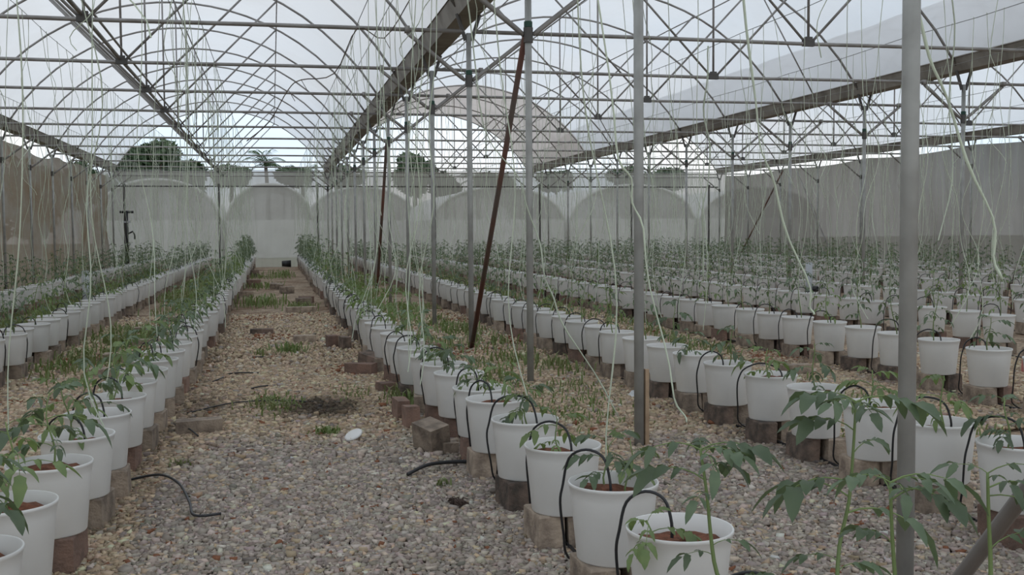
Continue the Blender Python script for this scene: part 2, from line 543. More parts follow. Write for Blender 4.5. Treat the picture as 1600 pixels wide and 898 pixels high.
# ------------------------------------------------------------------ trusses
def truss_meshes(hw):
    d = {}
    x1 = hw - 0.05
    b = MB(); b.tube([(-x1, 0, TIE), (-x1 / 2, 0, TIE), (0, 0, TIE - 0.01), (x1 / 2, 0, TIE), (x1, 0, TIE)], 0.023, 8); d['tie_beam'] = b.mesh('tie_beam', M['pipe'], True)
    ha = hw - 0.14
    b = MB(); b.tube([(-ha + 2 * ha * i / 22, 0, arch_z(-ha + 2 * ha * i / 22, ha)) for i in range(23)], 0.021, 7); d['arch'] = b.mesh('arch', M['pipe'], True)
    b = MB(); b.tube([(0, 0, TIE), (0, 0, RIDGE - 0.01)], 0.016, 6); d['king_post'] = b.mesh('king_post', M['pipe'], True)
    for s, k in ((-1, 'strut_a'), (1, 'strut_b')):
        b = MB(); b.tube([(s * 0.06, 0, TIE + 0.03), (s * 2.05, 0, arch_z(2.05, ha) - 0.01)], 0.017, 6); d[k] = b.mesh('strut', M['pipe'], True)
        b = MB(); b.tube([(s * 2.05, 0, arch_z(2.05, ha)), (s * (hw - 0.95), 0, TIE + 0.02)], 0.014, 6); d[k + '2'] = b.mesh('strut', M['pipe'], True)
    b = MB(); b.box((0, 0, TIE + 0.0), (0.15, 0.05, 0.075)); b.box((0, 0, TIE + 0.05), (0.09, 0.055, 0.05)); d['node_plate'] = b.mesh('node_plate', M['bracket'])
    return d
for bi, (bn, xa, xb) in enumerate(BAYS):
    tm = truss_meshes((xb - xa) / 2)
    first = 2
    for n in range(first, 15):
        t = thing('roof_truss', f'steel roof truss, {nth(n - first + 1)} from the camera in {bn}', 'truss', ((xa + xb) / 2, YN(n), 0), 'roof trusses of ' + bn)
        put('tie_beam', tm['tie_beam'], t)
        put('arch', tm['arch'], t)
        put('king_post', tm['king_post'], t)
        put('strut', tm['strut_a'], t); put('strut', tm['strut_b'], t)
        put('node_plate', tm['node_plate'], t)
        if n % 4 == 1 and bi > 0:
            put('strut', tm['strut_b2'], t)

def long_pipe(x, z, y0, r, label, m='pipe', name='purlin', cat='pipe', group='long roof pipes'):
    b = MB()
    b.tube([(x, y0 + (Y_END - y0) * i / 14, z - (0.01 if i % 2 else 0)) for i in range(15)], r, 6)
    thing(name, label, cat, group=group, me=b.mesh(name, M[m], True))
for bi, (bn, xa, xb) in enumerate(BAYS):
    xc, ha = (xa + xb) / 2, (xb - xa) / 2 - 0.14
    long_pipe(xc, RIDGE - 0.04, 6, 0.016, f'thin ridge pipe running along the top of {bn}')
    long_pipe(xc + 2.05, arch_z(2.05, ha) - 0.04, 6, 0.013, f'thin purlin pipe along the right slope of {bn}')
    if bi == 0:
        long_pipe(xc - 0.03, TIE + 0.055, 7, 0.024, 'thick pipe running along the tie-beam plates over the aisle bay')
        long_pipe(xc + 0.06, TIE + 0.10, 7, 0.015, 'thin pipe running beside the thick pipe over the aisle bay')
    else:
        long_pipe(xc - 2.05, arch_z(2.05, ha) - 0.04, 6, 0.013, f'thin purlin pipe along the left slope of {bn}')

# ------------------------------------------------------------------ back wall posts and rail
for k, (x, w) in enumerate(((-5.55, 'beside the left corner'), (-2.02, 'left of the aisle'), (1.80, 'at the right edge of the aisle'), (6.55, 'in the middle bay'), (11.0, 'under the middle gutter'), (15.05, 'in the right bay'), (18.6, 'beside the right corner'))):
    b = MB()
    b.tube([(0, 0, -0.05), (0, 0, 3.28)], 0.04, 8)
    b.box((0, 0, 3.24), (0.10, 0.10, 0.12))
    thing('wall_post', f'dark post against the back mesh wall {w}', 'post', (x, Y_END - 0.12, 0), 'posts of the back mesh wall', b.mesh('wall_post', M['bracket']))
b = MB()
b.tube([(XL + 0.1, Y_END - 0.1, 3.2), (XC - 0.1, Y_END - 0.1, 3.2)], 0.028, 6)
thing('wall_rail', 'dark horizontal rail across the back mesh wall', 'rail', me=b.mesh('wall_rail', M['bracket']))
b = MB()
for i in range(40):
    pass
b.tube([(XL + (XC - XL) * i / 96, Y_END - 0.02, sag(i / 96, 12, 3.87, 0.035)) for i in range(97)], 0.014, 5)
thing('mesh_wire', 'thin wire carrying the top hem of the back mesh wall', 'wire', me=b.mesh('mesh_wire', M['wire']))

# ------------------------------------------------------------------ rows of pots
H_R, POT_H, BRK = 0.43, 0.28, 0.15
ROWS = [  # code, X, list of exact near positions (x, y), spacing, row phrase
    ('L1', -0.83, [(-0.905, 3.35), (-0.915, 3.93), (-0.90, 4.58), (-0.90, 5.20), (-0.90, 5.80), (-0.89, 6.38), (-0.89, 6.98), (-0.88, 7.58)], 0.60, 'row left of the aisle'),
    ('R1', 1.08, [(1.17, 1.66), (1.21, 2.36), (1.22, 3.07), (1.21, 3.70), (1.21, 4.40), (1.20, 5.06), (1.19, 5.72), (1.19, 6.16), (1.18, 6.85), (1.16, 7.35), (1.15, 7.85)], 0.60, 'row right of the aisle'),
    ('L2', -2.45, [(-2.50, 8.9)], 0.58, 'second row left of the aisle'),
    ('L3', -4.25, [(-4.2, 13.9)], 0.60, 'third row left of the aisle'),
    ('R2', 3.08, [(3.10, 3.36), (3.11, 3.94), (3.10, 4.47), (3.09, 5.02), (3.09, 5.64), (3.09, 6.22), (3.07, 6.83), (3.08, 7.44)], 0.60, 'second row right of the aisle'),
    ('R3', 5.40, [(5.33, 6.45), (5.34, 7.10), (5.39, 7.80)], 0.60, 'third row right of the aisle'),
    ('R4', 7.50, [(7.65, 8.6)], 0.60, 'fourth row right of the aisle'),
    ('R5', 9.35, [(9.3, 10.5)], 0.60, 'fifth row right of the aisle'),
    ('R6', 11.75, [(11.75, 13.0)], 0.62, 'sixth row right of the aisle'),
    ('R7', 13.75, [(13.75, 15.5)], 0.62, 'seventh row right of the aisle'),
    ('R8', 15.80, [(15.8, 18.5)], 0.64, 'eighth row right of the aisle'),
    ('R9', 17.75, [(17.75, 21.0)], 0.64, 'ninth row right of the aisle'),
]
pots = []  # dict(row, i, x, y, dist, phrase)
for code, X, near, sp, phrase in ROWS:
    pts = list(near)
    while pts[-1][1] + sp < Y_END - 0.7:
        y = pts[-1][1] + sp
        x = X + rnd.uniform(-0.035, 0.035)
        if y < 11 and len(near) > 3:
            x = X + (near[-1][0] - X) * max(0, (11 - y) / 4) + rnd.uniform(-0.02, 0.02)
        pts.append((x, y))
    for i, (x, y) in enumerate(pts):
        pots.append(dict(row=code, i=i, x=x, y=y + (rnd.uniform(-0.03, 0.03) if i >= len(near) else 0), phrase=phrase))
for p in pots:
    p['d'] = math.hypot(p['x'], p['y'])
pots.sort(key=lambda p: p['d'])

# pot and soil meshes
def pot_mesh(n):
    b = MB()
    b.lathe([(0.0, 0.0), (0.132, 0.0), (0.136, 0.006), (0.158, 0.235), (0.1585, 0.238), (0.1645, 0.272), (0.1675, 0.275), (0.1675, 0.283), (0.1655, 0.286), (0.161, 0.284), (0.153, 0.20), (0.150, 0.19)], n)
    return b.mesh('pot', M['pot'], True)
def soil_mesh(n, seed):
    r = np.random.default_rng(seed)
    b = MB()
    vs, fs = [(0, 0, 0.247 + r.uniform(-0.01, 0.02))], []
    rad = (0.05, 0.1, 0.135, 0.1555)
    hump = r.uniform(0, 6.28)
    for k, q in enumerate(rad):
        for i in range(n):
            a = 2 * pi * i / n
            z = 0.242 + 0.02 * math.cos(a - hump) * (1 - k / 4) + r.uniform(-0.008, 0.008) - (0.012 if k == 3 else 0)
            vs.append((q * math.cos(a), q * math.sin(a), z))
    for i in range(n):
        fs.append((0, 1 + i, 1 + (i + 1) % n))
    for k in range(3):
        for i in range(n):
            j = (i + 1) % n
            fs.append((1 + k * n + i, 1 + (k + 1) * n + i, 1 + (k + 1) * n + j, 1 + k * n + j))
    b.add(vs, fs)
    return b.mesh('soil', M['soil'])
POT_HI, POT_LO = pot_mesh(40), pot_mesh(18)
SOIL = [soil_mesh(20, k) for k in range(4)]

# leaves -------------------------------------------------------------
def leaflet(b, base, d, up, L, Wd, droop, seg=4, mi=0):
    d = d.normalized()
    side = d.cross(up).normalized()
    nrm = side.cross(d).normalized()
    ws = {6: (0.12, 0.86, 0.82, 1.05, 0.78, 0.56), 4: (0.12, 0.95, 0.9, 0.55), 3: (0.15, 1.0, 0.7), 2: (0.2, 1.0)}[seg]
    vs, fs = [], []
    for k in range(seg):
        t = k / seg
        c = base + d * (L * t * (1 - 0.25 * droop * t)) - Vector((0, 0, 1)) * (droop * L * t * t)
        w = Wd * ws[k]
        vs += [c - side * w + nrm * (w * 0.35), c - nrm * (w * 0.05), c + side * w + nrm * (w * 0.35)]
    tip = base + d * (L * (1 - 0.25 * droop)) - Vector((0, 0, 1)) * (droop * L)
    vs.append(tip)
    for k in range(seg - 1):
        a = 3 * k
        fs += [(a, a + 1, a + 4, a + 3), (a + 1, a + 2, a + 5, a + 4)]
    a = 3 * (seg - 1)
    fs += [(a, a + 1, len(vs) - 1), (a + 1, a + 2, len(vs) - 1)]
    b.add([tuple(v) for v in vs], fs, mi)

def compound_leaf(seed, L=0.2, pairs=2, seg=6, stalk=True, b=None, origin=Vector((0, 0, 0)), az=0.0, el=0.35, mi_l=0, mi_s=1, size=1.0):
    """A tomato leaf: stalk that arches over, paired leaflets and a larger end leaflet. Grows along +X rotated by az."""
    r = random.Random(seed)
    b = b or MB()
    d0 = Vector((math.cos(az) * math.cos(el), math.sin(az) * math.cos(el), math.sin(el)))
    pts = []
    for k in range(6):
        t = k / 5
        p = origin + d0 * (L * t) - Vector((0, 0, 1)) * (0.55 * L * t * t)
        pts.append(p)
    if stalk:
        b.tube(pts, [0.0028 * size, 0.0026 * size, 0.0022 * size, 0.002 * size, 0.0016 * size, 0.001 * size], 5 if seg == 6 else 3, mi_s, cap=False)
    side = Vector((-math.sin(az), math.cos(az), 0))
    for k in range(pairs):
        t = 0.45 + 0.4 * k / max(pairs - 1, 1)
        i = min(int(t * 5), 4)
        p = pts[i].lerp(pts[i + 1], t * 5 - i)
        tan = (pts[i + 1] - pts[i]).normalized()
        for s in (-1, 1):
            dd = (tan * 0.55 + side * s * r.uniform(0.75, 1.0) + Vector((0, 0, r.uniform(-0.1, 0.25))))
            l = L * r.uniform(0.28, 0.40) * (0.75 + 0.3 * k)
            leaflet(b, p, dd, Vector((0, 0, 1)), l, l * (0.27 if seg > 3 else 0.27), r.uniform(0.35, 0.9), seg, mi_l)
    tan = (pts[5] - pts[4]).normalized()
    leaflet(b, pts[5], tan, Vector((0, 0, 1)), L * r.uniform(0.40, 0.48), L * 0.12, r.uniform(0.35, 0.8), seg, mi_l)
    return b
LEAF = [compound_leaf(k, 0.2, 2 + k % 2).mesh('leaf', [M['leaf'], M['stem']], True) for k in range(6)]
LEAFY = [compound_leaf(k + 20, 0.2, 2 + k % 2).mesh('leaf', [M['leafy'], M['stem']], True) for k in range(5)]
LEAF_MID = [compound_leaf(k + 40, 0.2, 2, seg=3).mesh('leaf', [M['leaf'], M['stem']], True) for k in range(5)]
LEAFY_MID = [compound_leaf(k + 60, 0.2, 2, seg=3).mesh('leaf', [M['leafy'], M['stem']], True) for k in range(5)]

def stem_path(r, h, lean=0.12, base=None):
    bx, by = base or (r.uniform(-0.06, 0.06), r.uniform(-0.06, 0.06))
    ax, ay = r.uniform(-lean, lean), r.uniform(-lean, lean)
    w = r.uniform(0, 6.28)
    return [Vector((bx + ax * t * h + 0.012 * math.sin(w + t * 7), by + ay * t * h + 0.012 * math.cos(w + t * 6), 0.225 + h * t)) for t in [k / 7 for k in range(8)]]

def on_path(pts, t):
    f = t * (len(pts) - 1)
    i = min(int(f), len(pts) - 2)
    return pts[i].lerp(pts[i + 1], f - i)

def plant_near(t, seed, h, n, size, young, mid=False, path=None, rad=0.0055):
    r = random.Random(seed)
    pts = path or stem_path(r, h)
    b = MB()
    k = len(pts)
    b.tube(pts, [rad * (1 - 0.55 * i / (k - 1)) for i in range(k)], 6)
    put('stem', b.mesh('stem', M['stem'], True), t)
    az = r.uniform(0, 6.28)
    lib = (LEAFY_MID if young else LEAF_MID) if mid else (LEAFY if young else LEAF)
    for i in range(n):
        q = 0.28 + 0.72 * (i + 0.5) / n
        p = on_path(pts, q)
        az += 2.4 + r.uniform(-0.4, 0.4)
        s = size * r.uniform(0.75, 1.15) * (1.0 - 0.35 * max(0, q - 0.7) / 0.3) * (0.7 + 0.5 * min(1, q * 1.6))
        put('leaf', lib[r.randrange(len(lib))], t, p, (r.uniform(-0.2, 0.2), -0.45 * (q > 0.8) + r.uniform(-0.25, 0.15), az), s)

def placed_plant(t, pts, rad, seed, leaves, lib=None):
    r = random.Random(seed)
    path = [Vector((x - t.location.x, y - t.location.y, z - t.location.z)) for x, y, z in pts]
    pp = smooth_path(path, 3)
    b = MB()
    k = len(pp)
    b.tube(pp, [rad * (1 - 0.5 * i / (k - 1)) for i in range(k)], 8)
    put('stem', b.mesh('stem', M['stem'], True), t)
    lib = lib or LEAF
    for q, az, el, s in leaves:
        put('leaf', lib[r.randrange(len(lib))], t, on_path(pp, min(q, 0.999)), (r.uniform(-0.3, 0.3), -el - 0.1, az + r.uniform(-0.2, 0.2)), s)

def plant_far_mesh(seed, h, n, size, young, name='plant', seg=2):
    r = random.Random(seed)
    pts = stem_path(r, h, 0.1)
    st = MB()
    st.tube(pts, [0.0055 * (1 - 0.5 * i / 7) for i in range(8)], 4, cap=False)
    fo = MB()
    az = r.uniform(0, 6.28)
    for i in range(n):
        q = 0.22 + 0.78 * (i + 0.5) / n
        az += 2.4 + r.uniform(-0.4, 0.4)
        compound_leaf(seed * 50 + i, 0.2 * size * r.uniform(0.75, 1.1) * (1 - 0.3 * max(0, q - 0.7) / 0.3), 2, seg, True, fo, on_path(pts, q), az, r.uniform(0.2, 0.8) if q < 0.85 else 1.0)
    return st, fo
FAR = {}
for young in (0, 1):
    for k in range(8):
        h = (0.50 + 0.06 * (k % 4)) if not young else 0.28 + 0.05 * (k % 4)
        FAR[young, k] = plant_far_mesh(k + 100 * young + 5, h, 13 if not young else 8, 0.78 if not young else 0.85, young)
FARM = {k: (a.mesh('stem', M['stem'], True), b.mesh('foliage', [M['leafy'] if k[0] else M['leaf'], M['stem']], True)) for k, (a, b) in FAR.items()}

KEEP = pots[:300]
REST = pots[300:]
def label_pot(p):
    return f"white pot with a tomato seedling, {nth(p['i'] + 1)} from camera, {p['phrase']}"

RT, LT, FW, BK = -0.22, pi - 0.22, -pi / 2 - 0.22, pi / 2 - 0.22   # leaf headings: along +X, -X, towards and away from the rows' near end
def world_path(t, pts):
    return [Vector((x - t.location.x, y - t.location.y, z - t.location.z)) for x, y, z in pts]

for k, p in enumerate(KEEP):
    t = thing('potted_tomato', label_pot(p), 'potted plant', (p['x'], p['y'], BRK), 'tomato pots of the ' + p['phrase'])
    near = p['d'] < 9
    put('pot', POT_HI if near else POT_LO, t, rot=(0, 0, rnd.uniform(0, 6.28)), scale=(1, 1, 1))
    put('soil', SOIL[k % 4], t, rot=(0, 0, rnd.uniform(0, 6.28)))
    sd = 1000 + k
    r = random.Random(sd)
    row, i = p['row'], p['i']
    if row == 'R1' and i == 1:      # the near pot whose two plants rise in front of the nearest whole pot
        placed_plant(t, [(1.10, 2.31, 0.39), (1.065, 2.33, 0.46), (1.03, 2.35, 0.53), (1.018, 2.36, 0.62), (1.008, 2.36, 0.72), (0.995, 2.37, 0.83)], 0.0065, 3,
                     [(1, RT, 0.1, 0.75), (1, LT, 0.1, 0.7), (0.97, FW, 0.0, 0.6), (0.95, BK, 0.3, 0.6), (0.9, RT + 0.5, 0.0, 0.62), (0.86, LT - 0.5, 0.2, 0.75), (0.99, FW + 0.8, 0.1, 0.55), (0.96, BK - 0.7, 0.2, 0.55), (0.8, FW - 0.6, 0.2, 0.5), (0.55, RT + 0.2, 0.2, 0.42), (0.50, LT + 0.3, 0.2, 0.45), (0.3, RT - 0.3, 0.5, 0.5)])
        placed_plant(t, [(1.31, 2.31, 0.39), (1.335, 2.33, 0.46), (1.36, 2.36, 0.57), (1.385, 2.36, 0.68), (1.395, 2.36, 0.80), (1.402, 2.36, 0.93)], 0.0065, 8,
                     [(1, RT, 0.0, 0.85), (1, LT + 0.2, 0.2, 0.7), (0.98, FW, 0.1, 0.55), (0.94, BK, 0.3, 0.6), (0.88, LT, 0.3, 0.7), (0.99, FW - 0.8, 0.2, 0.5), (0.8, RT + 0.6, 0.3, 0.55), (0.68, LT + 0.15, 0.0, 0.9), (0.62, LT - 0.3, 0.2, 0.85), (0.55, RT, -0.1, 0.95), (0.34, LT, 0.2, 0.5), (0.30, RT, 0.2, 0.5), (0.22, LT + 0.5, 0.2, 0.55), (0.15, RT - 0.4, 0.3, 0.5)])
    elif row == 'R1' and i == 0:
        placed_plant(t, [(1.085, 1.70, 0.39), (1.095, 1.70, 0.55), (1.095, 1.70, 0.68), (1.085, 1.70, 0.80), (1.08, 1.70, 0.90)], 0.0055, 5,
                     [(1, RT, 0.1, 0.62), (1, LT, 0.2, 0.45), (0.97, FW, 0.2, 0.45), (0.95, RT - 0.5, -0.1, 0.6), (0.99, FW + 0.7, 0.3, 0.4), (0.93, BK, 0.3, 0.5), (0.9, RT + 0.4, 0.1, 0.66), (0.72, LT, 0.5, 0.4)])
        placed_plant(t, [(1.28, 1.70, 0.39), (1.288, 1.70, 0.58), (1.29, 1.70, 0.72), (1.284, 1.70, 0.82), (1.28, 1.70, 0.905)], 0.0055, 6,
                     [(1, RT, 0.2, 0.5), (1, LT, 0.3, 0.35), (0.96, FW, 0.2, 0.4), (0.9, RT + 0.3, 0.0, 0.62), (0.86, RT - 0.3, -0.2, 0.55), (0.6, RT, 0.4, 0.5)])
    elif row == 'R1' and i == 2:
        plant_near(t, 21, 0.12, 5, 0.5, True, path=world_path(t, [(1.13, 3.03, 0.38), (1.11, 3.02, 0.44), (1.09, 3.01, 0.48)]), rad=0.004)
    elif row == 'R1' and i < 8:
        plant_near(t, sd, r.uniform(0.17, 0.26), 6, 0.55, i % 2 == 0, rad=0.0045)
        if i in (3, 5, 7):
            plant_near(t, sd + 500, r.uniform(0.15, 0.22), 5, 0.5, True, rad=0.004)
    elif row == 'L1' and i < 9:
        plant_near(t, sd, r.uniform(0.26, 0.40), 8, 0.72, i % 2 == 1, rad=0.005)
    elif p['d'] < 9:
        plant_near(t, sd, r.uniform(0.22, 0.42), 7, 0.62, r.random() < 0.4, rad=0.005)
    elif p['d'] < 13.5:
        plant_near(t, sd, *((r.uniform(0.32, 0.48), 9, 0.75) if row in ('R1', 'L1') else (r.uniform(0.44, 0.62), 11, 0.62)), r.random() < 0.3 or row == 'R1', mid=True)
    else:
        young = 1 if (row in ('L1', 'R1') and r.random() < 0.45) else (1 if r.random() < 0.12 else 0)
        st, fo = FARM[young, r.randrange(8)]
        big = 1.18 if row in ('L1', 'R1') and p['y'] > 20 else 1.0
        rz = r.uniform(0, 6.28)
        put('stem', st, t, rot=(0, 0, rz), scale=(1, 1, big))
        f = put('foliage', fo, t, rot=(0, 0, rz), scale=(big, big, big))
        f['kind'] = 'stuff'

# the far pots, past what can be told apart
b = MB()
PROF = [(0.0, 0.0), (0.134, 0.0), (0.160, 0.24), (0.167, 0.275), (0.166, 0.285), (0.155, 0.225)]
for k, p in enumerate(REST):
    b.lathe(PROF, 9, (p['x'], p['y'], BRK), 0)
    o = (p['x'], p['y'], BRK)
    n = 9
    b.add([(o[0] + 0.154 * math.cos(2 * pi * i / n), o[1] + 0.154 * math.sin(2 * pi * i / n), o[2] + 0.23) for i in range(n)], [tuple(range(n))], 1)
    r = random.Random(k)
    st, fo = FAR[0, r.randrange(8)]
    big = 1.25 if p['row'] in ('L1', 'R1') else 1.05
    c, s = math.cos(k * 2.4), math.sin(k * 2.4)
    b.add([(o[0] + (x * c - y * s), o[1] + (x * s + y * c), o[2] + z * big) for x, y, z in st.v], st.f, 2)
    oo = len(b.v)
    b.v.extend([(o[0] + (x * c - y * s) * big, o[1] + (x * s + y * c) * big, o[2] + z * big) for x, y, z in fo.v])
    b.f.extend([tuple(i + oo for i in f) for f in fo.f])
    b.mi.extend([3 if m == 0 else 2 for m in fo.mi])
stuff('distant_potted_tomatoes', b.mesh('distant_pots', [M['pot'], M['soil'], M['stem'], M['leaf']], True), 'distant white pots of tomato plants in rows reaching the back mesh wall', 'potted plants')

# ------------------------------------------------------------------ bricks under the pots
def brick_mesh(w, l, h, m, seed):
    r = random.Random(seed)
    b = MB()
    c = 0.007
    vs = []
    for z, e in ((0, 0), (c, c), (h - c, c), (h, 0)):
        # chamfered slab built from four rings
        k = c if z in (0, h) else 0
        vs += [(-w / 2 + k, -l / 2 + k, z), (w / 2 - k, -l / 2 + k, z), (w / 2 - k, l / 2 - k, z), (-w / 2 + k, l / 2 - k, z)]
    vs = [(x + r.uniform(-0.004, 0.004), y + r.uniform(-0.004, 0.004), z) for x, y, z in vs]
    fs = [(3, 2, 1, 0), (12, 13, 14, 15)]
    for q in range(3):
        for i in range(4):
            j = (i + 1) % 4
            fs.append((q * 4 + i, q * 4 + j, (q + 1) * 4 + j, (q + 1) * 4 + i))
    b.add(vs, fs)
    return b.mesh('brick', m)
BR = []
for k in range(9):
    m, nm = ((M['brick_grey'], 'grey'), (M['brick_red'], 'red'), (M['brick_dark'], 'dark'))[(0, 0, 0, 2, 1, 0, 2, 0, 1)[k]]
    BR.append((brick_mesh((0.10, 0.125, 0.115, 0.13)[k % 4], (0.22, 0.19, 0.24)[k % 3], BRK, m, k), nm))
restb = MB()
for k, p in enumerate(pots):
    r = random.Random(5000 + k)
    for s in (-1, 1):
        x, y, rz = p['x'] + s * 0.075 + r.uniform(-0.012, 0.012), p['y'] + r.uniform(-0.035, 0.03), r.uniform(-0.12, 0.12)
        if k < 138:
            me, nm = BR[r.randrange(9)]
            side = 'aisle side' if (s == 1) == (p['x'] < 0) else 'far side'
            thing('brick', f"{nm} brick under the {side} of {nth(p['i'] + 1)} pot, {p['phrase']}", 'brick', (x, y, 0), 'bricks under the ' + p['phrase'], me, (0, 0, rz))
        else:
            restb.box((x, y, BRK / 2), (0.11, 0.21, BRK), rz, mi=r.choice((0, 0, 0, 1, 2)))
stuff('distant_bricks', restb.mesh('distant_bricks', [M['brick_grey'], M['brick_red'], M['brick_dark']]), 'distant bricks carrying the far white pots', 'bricks')

# loose bricks and other things lying on the gravel
def loose(x, y, rz, size, m, label, tilt=None, z=None):
    b = MB()
    tm = Matrix.Rotation(tilt[0], 3, 'X') @ Matrix.Rotation(tilt[1], 3, 'Y') if tilt else None
    b.box((0, 0, 0), size, 0, jit=0.004, tilt=tm)
    low = min(v[2] for v in b.v)
    me = b.mesh('brick', m)
    thing('brick', label, 'brick', (x, y, -low if z is None else z), 'loose bricks on the gravel', me, (0, 0, rz))
loose(-0.51, 7.45, 0.10, (0.30, 0.13, 0.095), M['brick_grey'], 'pale brown brick lying alone on the gravel left of the aisle middle')
loose(0.885, 7.62, 0.1, (0.095, 0.2, 0.15), M['brick_red'], 'red brick standing beside the pots, the farther of two')
loose(0.915, 7.28, 0.15, (0.10, 0.12, 0.155), M['brick_red'], 'red brick standing beside the pots, the nearer of two')
loose(0.93, 6.42, 0.5, (0.14, 0.20, 0.16), M['brick_grey'], 'brown-grey brick leaning over in front of the red bricks', (0.15, -0.2))
loose(1.03, 6.38, 0.1, (0.10, 0.14, 0.07), M['brick_grey'], 'small broken brick behind the leaning brown-grey brick')
loose(-0.16, 14.5, 0.0, (0.30, 0.12, 0.085), M['brick_dark'], 'dark brick lying across the middle of the aisle')
loose(0.80, 10.15, -0.5, (0.28, 0.14, 0.11), M['brick_red'], 'reddish brick lying at an angle at the right edge of the aisle')
loose(0.93, 10.35, -0.9, (0.26, 0.14, 0.14), M['brick_dark'], 'dark brick behind the angled reddish brick', (0.1, 0.2))
loose(0.95, 9.0, 0.3, (0.2, 0.15, 0.08), M['brick_red'], 'flat orange-brown brick end at the right pot row', None)
loose(0.66, 12.6, 0.1, (0.12, 0.2, 0.15), M['brick_red'], 'upright red-brown brick beside the right pot row, halfway along the aisle')
loose(0.80, 12.4, 0.2, (0.1, 0.2, 0.15), M['brick_dark'], 'upright dark brick beside the upright red-brown brick')
loose(0.36, 13.2, 0.2, (0.26, 0.14, 0.10), M['brick_grey'], 'grey brick lying out from the right row with a pale top')
loose(0.45, 18.3, 0.1, (0.5, 0.14, 0.10), M['brick_grey'], 'long weathered block lying against the right pot row')
loose(0.55, 20.2, 0.3, (0.28, 0.14, 0.14), M['brick_grey'], 'grey block standing at the right row beyond the long block')
loose(0.62, 20.9, 0.1, (0.28, 0.14, 0.12), M['brick_red'], 'red block standing at the right row beyond the grey block')
loose(0.30, 24.5, 0.2, (0.3, 0.2, 0.14), M['brick_grey'], 'pale block lying at the right side far down the aisle')
loose(0.08, 26.0, -0.2, (0.3, 0.16, 0.12), M['brick_grey'], 'pale slab lying in the middle far down the aisle', (0.15, 0.1))
loose(-0.55, 23.5, 0.0, (0.28, 0.14, 0.1), M['brick_grey'], 'pale brick lying on the left side far down the aisle')
loose(-0.50, 27.5, 0.0, (0.4, 0.2, 0.18), M['brick_red'], 'red block lying beside the left row far down the aisle')
loose(-0.62, 34.0, 0.0, (0.4, 0.2, 0.2), M['brick_dark'], 'dark block lying beside the left row near the back wall')
loose(4.72, 9.0, 0.1, (0.30, 0.14, 0.1), M['brick_grey'], 'pale brown brick lying between the second and third right rows')
loose(4.30, 6.35, 0.1, (0.30, 0.14, 0.1), M['brick_red'], 'pale red brick lying behind the second right row')
loose(4.05, 7.1, 0.2, (0.26, 0.14, 0.1), M['brick_grey'], 'brown brick lying behind the fourth pot of the second right row')
loose(-2.45, 8.35, 0.05, (0.30, 0.16, 0.10), M['brick_red'], 'orange-red brick lying behind dark timber left of the left row')
loose(1.75, 12.0, 0.3, (0.26, 0.15, 0.08), M['brick_red'], 'flat red brick lying between the first and second right rows')
for k, (x, y) in enumerate(((-1.55, 10.6), (-1.62, 11.9), (-1.5, 13.4), (-1.7, 15.2), (-1.45, 17.0))):
    loose(x, y, 0.1 * k, (0.34, 0.2, 0.09), M['brick_grey'], f'tan brick lying between the left rows, {nth(k + 1)} from the camera')

def timber(x, y, rz, size, label):
    b = MB()
    b.box((0, 0, size[2] / 2), size, jit=0.006)
    thing('timber_block', label, 'timber', (x, y, 0), 'dark timber blocks', b.mesh('timber_block', M['brick_dark']), (0, 0, rz))
timber(-2.14, 7.85, 0.02, (0.34, 0.12, 0.07), 'dark timber block lying left of the left row, the farther one')
timber(-1.86, 7.45, 0.10, (0.30, 0.12, 0.085), 'dark timber block lying left of the left row, the nearer one')

b = MB()
b.lathe([(0.0, 0.012), (0.05, 0.013), (0.060, 0.009), (0.062, 0.0), (0.058, -0.002), (0.0, 0.002)], 24)
thing('pot_lid', 'small white round lid lying tilted on the gravel', 'lid', (0.49, 6.88, 0.045), None, b.mesh('pot_lid', M['pot'], True), (0.28, -0.42, 0))
b = MB()
r_ = np.random.default_rng(5)
for k in range(90):
    a, e, q = r_.uniform(0, 6.28), r_.uniform(0, 1.4), r_.uniform(0.03, 0.055)
    b.tube([(0, 0, 0.02), (q * 0.6 * math.cos(a), q * 0.6 * math.sin(a), 0.02 + q * 0.6 * math.sin(e)), (q * math.cos(a + 0.5), q * math.sin(a + 0.5), 0.01 + q * 0.6 * math.sin(e))], 0.0025, 3)
b.lathe([(0.0, 0.045), (0.025, 0.038), (0.035, 0.015), (0.025, 0.0)], 8)
thing('root_clump', 'dark brown clump of dead roots on the grey gravel', 'roots', (0.87, 5.10, 0.0), None, b.mesh('root_clump', M['root']))
def hose_piece(pts, r, label):
    b = MB()
    b.tube(smooth_path(pts, 5), r, 6)
    thing('hose_piece', label, 'hose', group='loose black hoses', me=b.mesh('hose_piece', M['hose'], True))
hose_piece([(0.70, 5.75, 0.03), (0.82, 5.86, 0.05), (0.95, 5.93, 0.045), (1.1, 5.98, 0.03), (1.24, 5.98, 0.02)], 0.011, 'black hose end lying on gravel beside the right pot row')
hose_piece([(-0.78, 6.0, 0.03), (-0.62, 5.95, 0.06), (-0.50, 5.72, 0.06), (-0.42, 5.35, 0.05), (-0.38, 5.12, 0.04), (-0.26, 5.12, 0.04)], 0.007, 'thin black hose curling over gravel from the left pot row')
hose_piece([(1.0, 3.62, 0.02), (0.98, 3.5, 0.03), (0.93, 3.42, 0.04), (0.90, 3.3, 0.03)], 0.008, 'black hose end between the nearest right pots')
hose_piece([(-0.65, 8.2, 0.02), (-0.3, 8.5, 0.04), (0.1, 8.55, 0.03), (0.25, 8.5, 0.02)], 0.005, 'thin dark line lying across the gravel beside the dark patch')
hose_piece([(-0.7, 7.75, 0.02), (-0.58, 7.4, 0.05), (-0.5, 7.2, 0.03)], 0.006, 'short black hose beside the lone brick')
